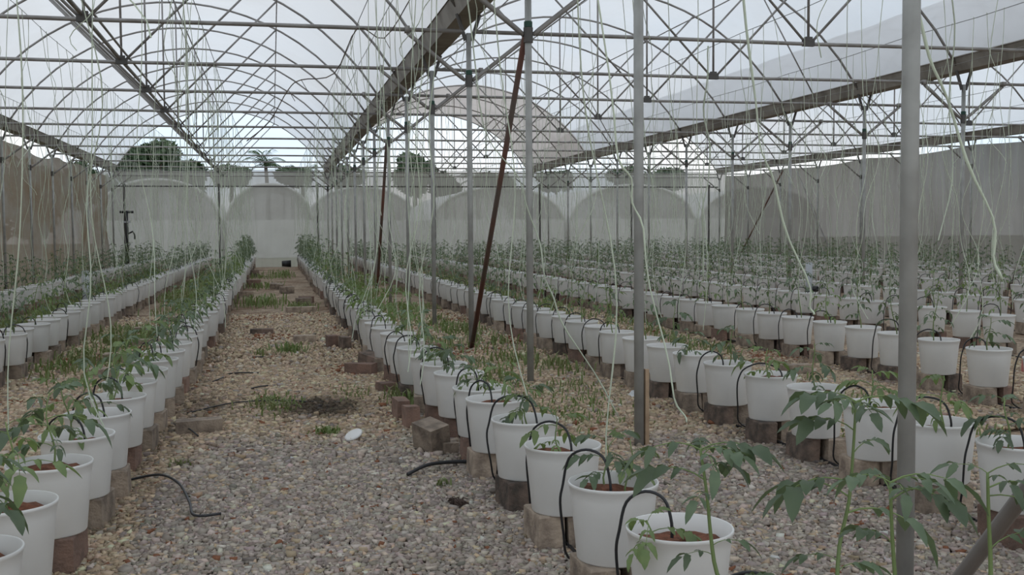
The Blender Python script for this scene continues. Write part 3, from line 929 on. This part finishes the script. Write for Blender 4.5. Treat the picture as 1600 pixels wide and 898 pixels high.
for k, (x, y, a) in enumerate(((-0.25, 9.3, 0.5), (-0.45, 10.4, -0.3), (-0.35, 11.6, 0.2), (-0.55, 9.9, 1.0))):
    hose_piece([(x, y, 0.02), (x + 0.14 * math.cos(a), y + 0.14 * math.sin(a), 0.035), (x + 0.3 * math.cos(a + 0.3), y + 0.3 * math.sin(a + 0.3), 0.02)], 0.006, f'short dark hose scrap in the aisle beside the left row, {nth(k + 1)} from the camera')

b = MB()
n = 14
vs, fs = [], []
for j in range(n + 1):
    for i in range(n + 1):
        u, v = i / n - 0.5, j / n - 0.5
        e = max(0, 1 - (abs(u) * 2) ** 4) * max(0, 1 - (abs(v) * 2) ** 4)
        vs.append((u * 0.36, v * 0.2, 0.012 + e * (0.04 + 0.022 * math.sin(u * 25 + v * 9) + 0.015 * math.sin(v * 40 - u * 17))))
fs = [(j * (n + 1) + i, j * (n + 1) + i + 1, (j + 1) * (n + 1) + i + 1, (j + 1) * (n + 1) + i) for j in range(n) for i in range(n)]
b.add(vs, fs)
thing('plastic_bag', 'crumpled white plastic bag on the gravel before the second right row', 'bag', (2.98, 8.15, 0), None, b.mesh('plastic_bag', M['bag'], True), (0, 0, 0.1))
b = MB()
b.box((0, 0, 0.06), (0.2, 0.12, 0.12), jit=0.02)
thing('rag', 'faded pink rag on the ground behind the third right row', 'rag', (6.9, 8.5, 0), None, b.mesh('rag', M['rag']))
b = MB()
b.lathe([(0.0, 0), (0.11, 0.0), (0.14, 0.36), (0.125, 0.34), (0.1, 0.02)], 16)
t = thing('black_bucket', 'small black bucket lying on its side against the back mesh wall', 'bucket', (0.35, Y_END - 0.35, 0.13), None, b.mesh('black_bucket', M['hose'], True), (0, pi / 2, 0))
for x, y, lab in ((8.95, 16.6, 'pale grey pipe stub standing among the right pot rows'), (-2.9, 17.9, 'pale grey pipe stub standing in the second row left of the aisle')):
    t = thing('valve_riser', lab, 'pipe', (x, y, 0), 'pipe stubs')
    b = MB(); b.tube([(0, 0, 0), (0, 0, 0.78)], 0.055, 12); put('riser_pipe', b.mesh('riser_pipe', M['pvc'], True), t)
    b = MB(); b.tube([(0, 0, 0.0), (0, 0, 0.30)], 0.075, 10); b.tube([(0.05, 0, 0.33), (0.16, 0, 0.33)], 0.05, 8); put('valve', b.mesh('valve', M['hose'], True), t)
t = thing('valve_manifold', 'black pipe manifold with side arms standing at the back left corner', 'pipe', (-5.45, Y_END - 0.3, 0))
b = MB(); b.tube([(0, 0, 0), (0, 0, 2.25)], 0.05, 8); put('riser_pipe', b.mesh('riser_pipe', M['hose'], True), t)
b = MB(); b.tube([(-0.25, 0, 2.2), (0.25, 0, 2.2)], 0.05, 8); put('crosspiece', b.mesh('crosspiece', M['hose'], True), t)
b = MB(); b.tube([(0, 0, 1.35), (0.2, 0, 1.45), (0.28, 0, 1.3), (0.27, 0, 1.15)], 0.035, 8); put('elbow', b.mesh('elbow', M['hose'], True), t)
for z in (1.82, 0.95):
    b = MB(); b.box((0, 0, z), (0.26, 0.08, 0.07)); put('valve', b.mesh('valve', M['pvc']), t)

b = MB()
b.box((0, 0, 0.24), (0.026, 0.03, 0.5), jit=0.002)
thing('wooden_stake', 'short tan wooden stake tied beside the second post', 'stake', (XA + 0.048, YN(1) - 0.005, 0), None, b.mesh('wooden_stake', mat('tan_wood', (0.46, 0.33, 0.22), 0.85, col2=(0.33, 0.23, 0.15))))

# ------------------------------------------------------------------ drip irrigation: one line per row with its feeder tubes
by_row = {}
for p in pots:
    by_row.setdefault(p['row'], []).append(p)
near_ids = {(p['row'], p['i']) for p in KEEP}
for code, X, near, sp, phrase in ROWS:
    L = sorted(by_row[code], key=lambda p: p['i'])
    if code in ('R8', 'R9'):
        continue
    t = thing('drip_line', f'black drip line with looped feeder tubes, {phrase}', 'irrigation line', (X, L[0]['y'], 0), 'drip irrigation lines')
    o = t.location
    b = MB()
    b.tube([(p['x'] - o.x + 0.005 * math.sin(p['i']), p['y'] - o.y, 0.02) for p in L[::1]] + [(0, Y_END - 0.6 - o.y, 0.02)], 0.009, 5)
    put('main_hose', b.mesh('main_hose', M['hose'], True), t)
    far = MB()
    for p in L:
        r = random.Random(p['i'] * 7 + len(code) + int(X * 100))
        if r.random() < 0.18:
            continue
        px, py = p['x'] - o.x, p['y'] - o.y
        sx = -1 if X > 0 else (1 if r.random() < 0.25 else -1)
        top = H_R + r.uniform(0.07, 0.13)
        cx, cy = px + r.uniform(-0.03, 0.05), py + r.uniform(-0.06, 0.03)
        a = r.uniform(0.5, 0.95)                     # heading of the loop: away from the row's axis, towards the gap behind
        hx, hy = sx * math.cos(a), math.sin(a)
        q = 0.18 + r.uniform(0.0, 0.025)
        ex, ey = px + hx * q, py + hy * q
        pts = [(cx, cy, 0.37), (cx, cy, 0.44), (cx + (ex - cx) * 0.14, cy + (ey - cy) * 0.14, top - 0.02), (cx + (ex - cx) * 0.5, cy + (ey - cy) * 0.5, top), (cx + (ex - cx) * 0.86, cy + (ey - cy) * 0.86, top - 0.04), (ex, ey, H_R - 0.03), (ex + hx * 0.01, ey + 0.01, 0.33), (ex - hx * 0.02, ey + 0.05, 0.20), (ex - hx * 0.06, ey + 0.10, 0.09), (px, ey + 0.14, 0.025)]
        if (code, p['i']) in near_ids and p['d'] < 24:
            bb = MB()
            bb.tube(smooth_path(pts, 4 if p['d'] < 10 else 2), 0.0052, 6)
            put('feeder_tube', bb.mesh('feeder_tube', M['hose'], True), t)
        else:
            far.tube(pts[::2] + [pts[-1]], 0.005, 3)
    if far.v:
        f = put('distant_feeder_tubes', far.mesh('distant_feeder_tubes', M['hose']), t)
        f['kind'] = 'stuff'

# ------------------------------------------------------------------ trellis wires and hanging twine
for code, X, near, sp, phrase in ROWS:
    for s in ((-0.12, 0.12) if code in ('L1', 'R1') else (0.0,)):
        b = MB()
        y0 = 3.0
        b.tube([(X + s, y0 + (Y_END - y0) * i / 28, TIE + 0.03 - 0.02 * (i % 2)) for i in range(29)], 0.004, 4)
        thing('trellis_wire', f"thin trellis wire above the {phrase}" + (', the left one of two' if s < 0 else ', the right one of two' if s > 0 else ''), 'wire', group='trellis wires', me=b.mesh('trellis_wire', M['wire']))
# cross wires with frayed twine ends
def twine_mesh(seed, top, bottom, wave, r0=0.0036):
    """A hanging twine from z=top to z=bottom, wavy, slack at the foot."""
    r = random.Random(seed)
    n = 16
    n = 26
    a, c, w1, w2 = r.uniform(0, 6.28), r.uniform(0, 6.28), r.uniform(1.2, 2.2), r.uniform(3, 5)
    pts = []
    lx, ly = r.uniform(-0.28, 0.28), r.uniform(-0.2, 0.2)
    for k in range(n + 1):
        t = k / n
        z = top + (bottom - top) * t
        g = min(1, t * 1.6) * (0.45 + 0.55 * t)
        pts.append((lx * t + wave * g * (0.6 * math.sin(a + w1 * 6 * t) + 0.4 * math.sin(c + w2 * 5 * t)), ly * t + wave * g * 0.8 * math.cos(c + w1 * 5.4 * t), z))
    b = MB()
    b.tube(pts, [r0 * (0.8 + 0.4 * r.random()) for _ in pts], 3, cap=False)
    return b
TW = [twine_mesh(k, TIE + 0.03, 0.48 + 0.05 * (k % 4), 0.05 + 0.035 * (k % 3)) for k in range(14)]
TWS = [twine_mesh(50 + k, TIE + 0.03, 1.3 + 0.25 * k, 0.10) for k in range(6)]
TWM = [b.mesh('twine', M['string'], True) for b in TW]
TWSM = [b.mesh('twine', M['string'], True) for b in TWS]
ROWX = {q[0]: q[1] for q in ROWS}
vis = [p for p in pots if p['y'] > 3.6]
rest = MB()
cnt = 0
for k, p in enumerate(vis):
    r = random.Random(k * 3 + 1)
    if r.random() < 0.12:
        continue
    short = r.random() < 0.22
    i = r.randrange(len(TWSM) if short else len(TWM))
    x, y = ROWX[p['row']] + (r.choice((-0.12, 0.12)) if p['row'] in ('L1', 'R1') else 0), p['y'] + r.uniform(-0.08, 0.08)
    rz = r.uniform(0, 6.28)
    if cnt < 285:
        thing('twine', ('short ' if short else '') + f"pale green twine hanging over {nth(p['i'] + 1)} pot, {p['phrase']}", 'string', (x, y, 0), 'twine of the ' + p['phrase'], (TWSM if short else TWM)[i], (0, 0, rz))
        cnt += 1
    else:
        src = (TWS if short else TW)[i]
        c, s = math.cos(rz), math.sin(rz)
        rest.add([(x + a * c - bb * s, y + a * s + bb * c, z) for a, bb, z in src.v], src.f)
for k, p in enumerate(vis):
    r = random.Random(k * 5 + 2)
    if p['y'] < 8 or r.random() < 0.35:
        continue
    src = r.choice(TW) if r.random() < 0.6 else r.choice(TWS)
    rz = r.uniform(0, 6.28)
    c, s = math.cos(rz), math.sin(rz)
    x, y = ROWX[p['row']] + (r.choice((-0.12, 0.12)) if p['row'] in ('L1', 'R1') else 0), p['y'] + 0.3
    rest.add([(x + a * c - bb * s, y + a * s + bb * c, z) for a, bb, z in src.v], src.f)
stuff('distant_twine', rest.mesh('distant_twine', M['string']), 'distant pale twine strings hanging over the far pot rows', 'strings')
# a few broad ribbons of bundled twine near the camera
for k, (pts, r0, lab) in enumerate((
        ([(2.85, 4.6, 3.63), (3.03, 4.6, 2.45), (3.21, 4.62, 1.99), (3.45, 4.6, 1.41), (3.51, 4.6, 1.1)], 0.008, 'thick pale green twine bundle slanting past the nearest full post'),
        ([(2.9, 6.4, 3.63), (3.01, 6.3, 2.16), (3.15, 6.32, 1.64), (3.39, 6.3, 0.97), (3.42, 6.3, 0.8)], 0.0075, 'pale twine bundle slanting above the second right row'),
        ([(1.62, 5.6, 3.63), (1.77, 5.4, 1.96), (1.87, 5.4, 1.59), (1.94, 5.4, 1.29), (2.1, 5.4, 0.52), (2.19, 5.4, 0.31)], 0.0055, 'thick pale green twine slanting across the second post'),
        ([(1.05, 6.2, 3.63), (1.19, 6.1, 2.1), (1.45, 6.1, 1.59), (1.57, 6.1, 1.13), (1.68, 6.1, 0.82), (2.04, 6.1, 0.23)], 0.0045, 'pale green twine slanting down to the gravel by the third post'),
        ([(5.4, 12.6, 3.66), (5.38, 12.7, 2.9), (5.46, 12.7, 2.2), (5.36, 12.7, 1.6), (5.42, 12.8, 0.7)], 0.010, 'limp bundle of pale twine in the third right row'))):
    b = MB()
    r = random.Random(k + 70)
    pp = smooth_path(pts, 6)
    b.tube([p + Vector((0.012 * math.sin(i * 1.1 + k), 0.012 * math.cos(i * 0.9), 0)) for i, p in enumerate(pp)], [r0 * r.uniform(0.7, 1.25) for _ in pp], 5)
    thing('twine_bundle', lab, 'string', group='thick twine bundles', me=b.mesh('twine_bundle', M['string'], True))
b = MB()
b.tube(smooth_path([(1.54, 11.9, 3.93), (1.25, 11.9, 3.5), (0.96, 11.93, 3.6), (0.70, 11.9, 3.1), (0.34, 11.9, 3.02), (0.2, 11.9, 2.91), (-0.01, 11.9, 2.56), (-0.25, 11.9, 2.35)], 4), 0.006, 4)
for q in ((1.25, 3.5), (0.70, 3.1), (0.2, 2.91), (0.34, 3.02)):
    b.tube([(q[0], 11.9, q[1]), (q[0] + 0.07, 11.92, q[1] - 0.12)], 0.004, 3)
thing('dry_vine', 'dry brown vine trailing off the aisle gutter across the first tie beam', 'vine', me=b.mesh('dry_vine', M['bark']))
# knotted twine tails along the aisle-side gutter
for k in range(26):
    n = rnd.randint(2, 9)
    y = YN(n) + rnd.uniform(0, DY)
    x = XA + rnd.uniform(-0.24, 0.2)
    L = rnd.uniform(0.25, 0.8)
    b = MB()
    b.tube([(0, 0, 0), (rnd.uniform(-.04, .04), 0, -L * .3), (rnd.uniform(-.05, .05), rnd.uniform(-.05, .05), -L * .7), (rnd.uniform(-.06, .06), 0, -L)], 0.004, 3)
    b.tube([(-0.08, 0.02, -0.01), (0, 0, 0.01), (0.09, -0.02, 0.0)], 0.004, 3)
    thing('twine_tail', f'frayed twine tail knotted under the aisle gutter, {nth(k + 1)} of those tails', 'string', (x, y, GUT - 0.02), 'twine tails under the aisle gutter', b.mesh('twine_tail', M['string']))

# ------------------------------------------------------------------ gravel stones
def stones(name, areas, size, dens, tris, label, seed):
    r = np.random.default_rng(seed)
    P = []
    for (x0, x1, y0, y1) in areas:
        step = 1 / math.sqrt(dens)
        gx, gy = np.meshgrid(np.arange(x0, x1, step), np.arange(y0, y1, step))
        q = np.stack([gx.ravel(), gy.ravel()], 1) + r.uniform(-0.5, 0.5, (gx.size, 2)) * step
        P.append(q)
    P = np.concatenate(P)
    # keep what the lens can see, with a margin
    x = P[:, 0] * math.cos(YAW) - P[:, 1] * math.sin(YAW)
    y = P[:, 0] * math.sin(YAW) + P[:, 1] * math.cos(YAW)
    P = P[np.abs(x) < y * 0.60 + 0.15]
    n = len(P)
    if tris == 12:
        V = np.array([(-1, -1, -1), (1, -1, -1), (1, 1, -1), (-1, 1, -1), (-1, -1, 1), (1, -1, 1), (1, 1, 1), (-1, 1, 1)], float) * 0.74
        Fc = np.array([(0, 2, 1), (0, 3, 2), (4, 5, 6), (4, 6, 7), (0, 1, 5), (0, 5, 4), (1, 2, 6), (1, 6, 5), (2, 3, 7), (2, 7, 6), (3, 0, 4), (3, 4, 7)])
    else:
        V = np.array([(1, 0, 0), (-1, 0, 0), (0, 1, 0), (0, -1, 0), (0, 0, 1), (0, 0, -1)], float)
        Fc = np.array([(0, 2, 4), (2, 1, 4), (1, 3, 4), (3, 0, 4), (2, 0, 5), (1, 2, 5), (3, 1, 5), (0, 3, 5)])
    nv = len(V)
    vv = V[None] * r.uniform(0.72, 1.2, (n, nv, 1)) * (1 + r.uniform(-0.3, 0.3, (n, nv, 3)))
    s = size * np.exp(r.normal(0, 0.2, n))
    sc = np.stack([s * r.uniform(0.8, 1.25, n), s * r.uniform(0.65, 1.0, n), s * r.uniform(0.45, 0.75, n)], 1)
    vv = vv * sc[:, None, :]
    # tumble: tilt about x, then turn about z
    a, t = r.uniform(0, 6.283, n), r.normal(0, 0.75, n)
    ct, st = np.cos(t)[:, None], np.sin(t)[:, None]
    yy, zz = vv[..., 1] * ct - vv[..., 2] * st, vv[..., 1] * st + vv[..., 2] * ct
    ca, sa = np.cos(a)[:, None], np.sin(a)[:, None]
    xx, yy = vv[..., 0] * ca - yy * sa, vv[..., 0] * sa + yy * ca
    base = s * 0.25 + r.uniform(0, 0.35, n) * s
    co = np.stack([xx + P[:, 0:1], yy + P[:, 1:2], zz + base[:, None]], -1).reshape(-1, 3)
    f = (Fc[None] + (np.arange(n) * nv)[:, None, None]).reshape(-1, 3)
    me = bpy.data.meshes.new(name)
    me.vertices.add(len(co)); me.vertices.foreach_set('co', co.ravel())
    me.loops.add(f.size); me.loops.foreach_set('vertex_index', f.ravel().astype(np.int32))
    me.polygons.add(len(f)); me.polygons.foreach_set('loop_start', np.arange(0, f.size, 3, dtype=np.int32))
    me.update(calc_edges=True)
    # stone colours: grey-mauve chips dumped in the near part, tan stones beyond, darker damp patch
    X, Y = P[:, 0], P[:, 1]
    wob = 0.35 * np.sin(X * 2.3 + 1.0) + 0.25 * np.sin(X * 5.1 + Y * 1.3) + r.normal(0, 0.22, n)
    edge = np.where(X < -0.62, 2.0, np.where(X < 1.3, 6.75, np.where(X < 3.1, 6.25, 5.0)))
    grey = np.clip((edge - Y + wob) / 0.5 + 0.5, 0, 1)
    grey = np.where(r.random(n) < 0.10, 1 - grey, grey)[:, None]
    cg = np.array([0.370, 0.318, 0.272]); ct_ = np.array([0.46, 0.355, 0.25])
    col = cg * grey + ct_ * (1 - grey)
    col = col * np.exp(r.normal(0, 0.24, n))[:, None] * (1 + r.normal(0, 0.03, (n, 3)))
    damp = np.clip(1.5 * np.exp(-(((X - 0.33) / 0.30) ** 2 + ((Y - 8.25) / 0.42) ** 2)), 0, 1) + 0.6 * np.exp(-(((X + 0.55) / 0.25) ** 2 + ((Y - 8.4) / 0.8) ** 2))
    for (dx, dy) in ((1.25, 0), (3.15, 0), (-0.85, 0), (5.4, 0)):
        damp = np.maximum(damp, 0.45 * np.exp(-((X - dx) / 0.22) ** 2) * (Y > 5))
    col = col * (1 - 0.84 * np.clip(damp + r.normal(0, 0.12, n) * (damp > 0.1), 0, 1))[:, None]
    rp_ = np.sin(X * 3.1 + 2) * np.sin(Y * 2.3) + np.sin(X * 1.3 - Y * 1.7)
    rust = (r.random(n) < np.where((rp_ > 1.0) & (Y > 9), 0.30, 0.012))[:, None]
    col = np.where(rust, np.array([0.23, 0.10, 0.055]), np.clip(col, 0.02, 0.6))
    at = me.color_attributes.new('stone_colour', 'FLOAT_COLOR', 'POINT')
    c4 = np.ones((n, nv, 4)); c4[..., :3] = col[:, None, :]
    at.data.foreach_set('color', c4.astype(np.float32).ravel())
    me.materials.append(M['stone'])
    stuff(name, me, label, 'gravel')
    return n
n1 = stones('near_gravel', [(-2.6, 4.6, 2.9, 6.2)], 0.0150, 2900, 12, 'loose grey and tan gravel stones covering the near ground', 1)
n2 = stones('middle_gravel', [(-3.4, 7.6, 6.2, 11.0)], 0.0190, 1500, 12, 'loose tan gravel stones in the middle of the ground', 2)
n3 = stones('far_gravel', [(-3.0, 5.2, 11.0, 18.0)], 0.028, 560, 8, 'tan gravel stones far down the aisle', 3)
print('stones', n1, n2, n3)

# ------------------------------------------------------------------ weeds
def weeds(name, patches, label, seed, m='grass'):
    r = np.random.default_rng(seed)
    V, Fs = [], []
    for (x, y, sx, sy, n, h) in patches:
        px = r.normal(0, sx, n) + x
        py = r.normal(0, sy, n) + y
        hh = h * r.uniform(0.5, 1.3, n)
        a = r.uniform(0, 6.28, n)
        ln = r.uniform(0.2, 1.1, n) * hh
        w = 0.004 + hh * 0.045
        for i in range(n):
            ca, sa = math.cos(a[i]), math.sin(a[i])
            o = len(V)
            V += [(px[i] - sa * w[i], py[i] + ca * w[i], 0), (px[i] + sa * w[i], py[i] - ca * w[i], 0),
                  (px[i] + ca * ln[i] * 0.4 - sa * w[i] * .8, py[i] + sa * ln[i] * 0.4 + ca * w[i] * .8, hh[i] * 0.7), (px[i] + ca * ln[i] * 0.4 + sa * w[i] * .8, py[i] + sa * ln[i] * 0.4 - ca * w[i] * .8, hh[i] * 0.7),
                  (px[i] + ca * ln[i], py[i] + sa * ln[i], hh[i] * 0.85)]
            Fs += [(o, o + 1, o + 3, o + 2), (o + 2, o + 3, o + 4)]
    b = MB()
    b.add(V, Fs)
    stuff(name, b.mesh(name, M[m]), label, 'weeds')
weeds('aisle_weeds', [(-0.02, 8.45, 0.10, 0.22, 260, 0.07), (0.33, 7.15, 0.05, 0.05, 90, 0.06), (0.62, 8.9, 0.1, 0.2, 100, 0.05), (1.02, 8.4, 0.08, 0.25, 220, 0.12), (0.18, 12.2, 0.1, 0.15, 90, 0.12), (-0.15, 12.0, 0.05, 0.08, 40, 0.1),
      (-0.30, 20.5, 0.22, 0.5, 150, 0.2), (-0.32, 27, 0.25, 0.6, 130, 0.15), (-0.35, 33, 0.25, 0.8, 110, 0.15), (0.25, 34, 0.2, 1.0, 120, 0.2), (0.45, 19.2, 0.15, 0.4, 120, 0.15), (-0.55, 6.4, 0.03, 0.03, 40, 0.05), (0.85, 5.55, 0.03, 0.03, 25, 0.05)], 'patches of low green weeds in the gravel aisle', 4)
pt = []
for k in range(60):
    pt.append((rnd.uniform(1.5, 2.8), rnd.uniform(9, 34), 0.14, 0.35, 50, 0.13))
for k in range(14):
    pt.append((rnd.uniform(1.6, 2.7), rnd.uniform(6.9, 8.8), 0.12, 0.2, 36, 0.07))
weeds('post_row_weeds', pt, 'straggling green weeds around the posts between the right pot rows', 5)
pt = []
for k in range(70):
    pt.append((rnd.uniform(-2.2, -1.2), rnd.uniform(10.5, 38), 0.16, 0.4, 55, 0.13))
for k in range(70):
    pt.append((rnd.uniform(-4.0, -2.8), rnd.uniform(12, 38), 0.18, 0.4, 60, 0.15))
weeds('left_weeds', pt, 'green weeds covering the ground between the left pot rows', 6)
pt = []
for k in range(60):
    pt.append((rnd.uniform(3.5, 5.0), rnd.uniform(9.5, 34), 0.16, 0.4, 50, 0.13))
for k in range(14):
    pt.append((rnd.uniform(3.6, 4.8), rnd.uniform(5.2, 9), 0.1, 0.15, 30, 0.08))
weeds('right_weeds', pt, 'green weeds on the ground between the second and third right rows', 8)

# ------------------------------------------------------------------ outside: other plastic greenhouses, trees
def tunnel(xc, w, y, depth, eave, ridge, label):
    t = thing('plastic_greenhouse', label, 'greenhouse', (xc, y, 0), 'plastic greenhouses behind the back wall')
    hw = w / 2
    n = 20
    def z(dx):
        return eave + (ridge - eave) * math.sqrt(max(0, 1 - (abs(dx) / hw) ** 2.2)) ** 1.15
    b = MB()
    vs = [(-hw + w * i / n, d, z(-hw + w * i / n)) for d in (0, depth) for i in range(n + 1)]
    b.add(vs, [(i, i + 1, n + 2 + i, n + 1 + i) for i in range(n)])
    put('roof', b.mesh('roof', M['white'], True), t)
    b = MB()
    vs = [(-hw + w * i / n, 0.05, z(-hw + w * i / n)) for i in range(n + 1)] + [(-hw + w * i / n, 0.05, eave) for i in range(n + 1)]
    b.add(vs, [(i, n + 1 + i, n + 2 + i, i + 1) for i in range(n)])
    put('gable', b.mesh('gable', M['gable'], True), t)
    b = MB()
    b.add([(-hw, 0, -0.06), (hw, 0, -0.06), (hw, 0, eave), (-hw, 0, eave)], [(0, 1, 2, 3)])
    b.add([(-hw, 0, -0.06), (-hw, depth, -0.06), (-hw, depth, eave), (-hw, 0, eave)], [(0, 1, 2, 3)])
    b.add([(hw, 0, -0.06), (hw, depth, -0.06), (hw, depth, eave), (hw, 0, eave)], [(0, 1, 2, 3)])
    put('wall', b.mesh('wall', M['white']), t)
    b = MB()
    b.tube([(-hw + w * i / n, -0.03, z(-hw + w * i / n)) for i in range(n + 1)], 0.09, 6)
    put('rim', b.mesh('rim', M['white'], True), t)
    for k in range(1, 6):
        b = MB()
        dx = -hw + w * k / 6
        b.tube([(dx, -0.02, eave), (dx, -0.02, z(dx))], 0.03, 5)
        put('mullion', b.mesh('mullion', M['pipe']), t)
tunnel(-6.2, 6.8, 62, 14, 2.1, 4.35, 'white plastic greenhouse behind the back wall, nearest the left corner')
tunnel(-0.1, 4.8, 62, 14, 2.1, 4.1, 'white plastic greenhouse behind the back wall at the end of the aisle')
tunnel(6.4, 8.0, 78, 14, 2.2, 4.6, 'long white plastic greenhouse set farther back behind the back wall')
tunnel(13.2, 8.0, 62, 14, 2.05, 3.95, 'white arched greenhouse behind the middle bay of the back wall')
tunnel(21.6, 8.0, 62, 14, 2.05, 4.1, 'white arched greenhouse behind the right bay of the back wall')
tunnel(30.0, 8.0, 62, 14, 2.05, 3.95, 'white arched greenhouse beyond the back right corner')

def tree(x, y, h, rx, rz, label, n=2600, seed=0, leaf=0.28, lobes=9):
    t = thing('round_tree', label, 'tree', (x, y, 0), 'trees behind the greenhouses')
    r = np.random.default_rng(seed)
    b = MB()
    b.tube([(0, 0, -0.06), (0.1, 0, h - 2 * rz), (0, 0, h - rz)], [0.22, 0.17, 0.08], 7)
    for k in range(5):
        a = k * 1.3
        b.tube([(0.05, 0, h - 1.9 * rz), (math.cos(a) * rx * 0.5, math.sin(a) * rx * 0.5, h - rz * 0.9)], [0.1, 0.03], 5)
    put('trunk', b.mesh('trunk', M['bark']), t)
    C = r.normal(0, 1, (lobes, 3)); C /= np.linalg.norm(C, axis=1)[:, None]
    C = C * r.uniform(0.35, 0.62, (lobes, 1))
    k = r.integers(0, lobes, n)
    D = r.normal(0, 1, (n, 3)); D /= np.linalg.norm(D, axis=1)[:, None]
    Pp = (C[k] + D * 0.45 * r.uniform(0.6, 1, (n, 1)) ** 0.4) * np.array([rx, rx, rz]) + np.array([0, 0, h - rz])
    u = r.normal(0, 1, (n, 3)); u /= np.linalg.norm(u, axis=1)[:, None]
    v = np.cross(u, D); v /= np.linalg.norm(v, axis=1)[:, None] + 1e-9
    L = leaf * r.uniform(0.6, 1.3, (n, 1))
    q = np.stack([Pp - u * L, Pp - v * L * 0.5, Pp + u * L, Pp + v * L * 0.5], 1).reshape(-1, 3)
    b = MB()
    b.add([tuple(w) for w in q], [(4 * i, 4 * i + 1, 4 * i + 2, 4 * i + 3) for i in range(n)])
    cr = put('crown', b.mesh('crown', M['tree']), t)
    cr['kind'] = 'stuff'
tree(-8.7, 85, 8.9, 3.0, 2.6, 'big round dark green tree behind the left end of the back wall', 4200, 1)
tree(-6.3, 88, 7.4, 2.2, 2.0, 'lower dark tree touching the big round tree', 2600, 2)
tree(-13.0, 80, 6.6, 2.4, 2.0, 'dark tree behind the back left corner', 2400, 3)
tree(11.8, 90, 8.0, 2.2, 1.9, 'leafy tree behind the middle of the back wall', 2600, 4)
tree(14.8, 92, 7.0, 1.7, 1.5, 'small leafy tree beside the leafy tree behind the middle of the back wall', 1800, 5)
for k, (x, y, h) in enumerate(((-3.6, 100, 8.0), (2.0, 108, 8.2), (7.2, 104, 7.9), (22, 106, 7.6), (28.5, 106, 7.7), (34, 100, 7.8), (40, 104, 7.9), (31.2, 84, 6.8))):
    tree(x, y, h, 2.4 if k < 7 else 1.2, 1.3 if k < 7 else 1.8, f'low tree in the far tree line, {nth(k + 1)} from the palm', 1400, 20 + k)
for k, (x, y, h) in enumerate(((-11.0, 33.5, 4.5), (-10.0, 38, 4.6), (-11.5, 41.5, 4.9), (-9.5, 46, 4.7), (-10.5, 52, 5.0))):
    tree(x, y, h, 1.7, 1.9, f'dark bushy tree outside the left mesh wall, {nth(k + 1)} from the camera', 1500, 40 + k, 0.2)
def palm(x, y, h, label, seed):
    t = thing('palm_tree', label, 'tree', (x, y, 0), 'palms behind the back wall')
    r = random.Random(seed)
    b = MB()
    b.tube([(0, 0, -0.06), (0.15, 0, h * 0.5), (0, 0, h - 1.3)], [0.2, 0.16, 0.13], 7)
    put('trunk', b.mesh('trunk', M['bark'], True), t)
    for k in range(15):
        a, e = k * 2.4, r.uniform(0.15, 1.45)
        d = Vector((math.cos(a), math.sin(a), 0))
        pts = [Vector((0, 0, h - 1.3)) + d * (1.9 * q * math.cos(e * 0.6)) + Vector((0, 0, 2.6 * q * math.sin(e) - 2.0 * q * q * (0.75 + 0.2 * (1 - e)))) for q in (0, .2, .4, .6, .8, 1)]
        b = MB()
        b.tube(pts, 0.02, 3)
        for i in range(5):
            for s in (-1, 1):
                for j in (0.0, 0.33, 0.66):
                    p = pts[i].lerp(pts[i + 1], j)
                    sd = Vector((-d.y, d.x, 0)) * s
                    leaflet(b, p, sd + d * 0.7 + Vector((0, 0, -0.25)), Vector((0, 0, 1)), 0.55, 0.035, 0.3, 2)
        put('frond', b.mesh('frond', M['palm']), t)
palm(-0.4, 85, 8.0, 'palm tree behind the back wall at the end of the aisle', 1)
palm(2.6, 95, 7.4, 'smaller palm tree beside the palm at the end of the aisle', 2)
palm(18.4, 96, 7.2, 'palm tree beside the leafy tree behind the middle bay', 3)
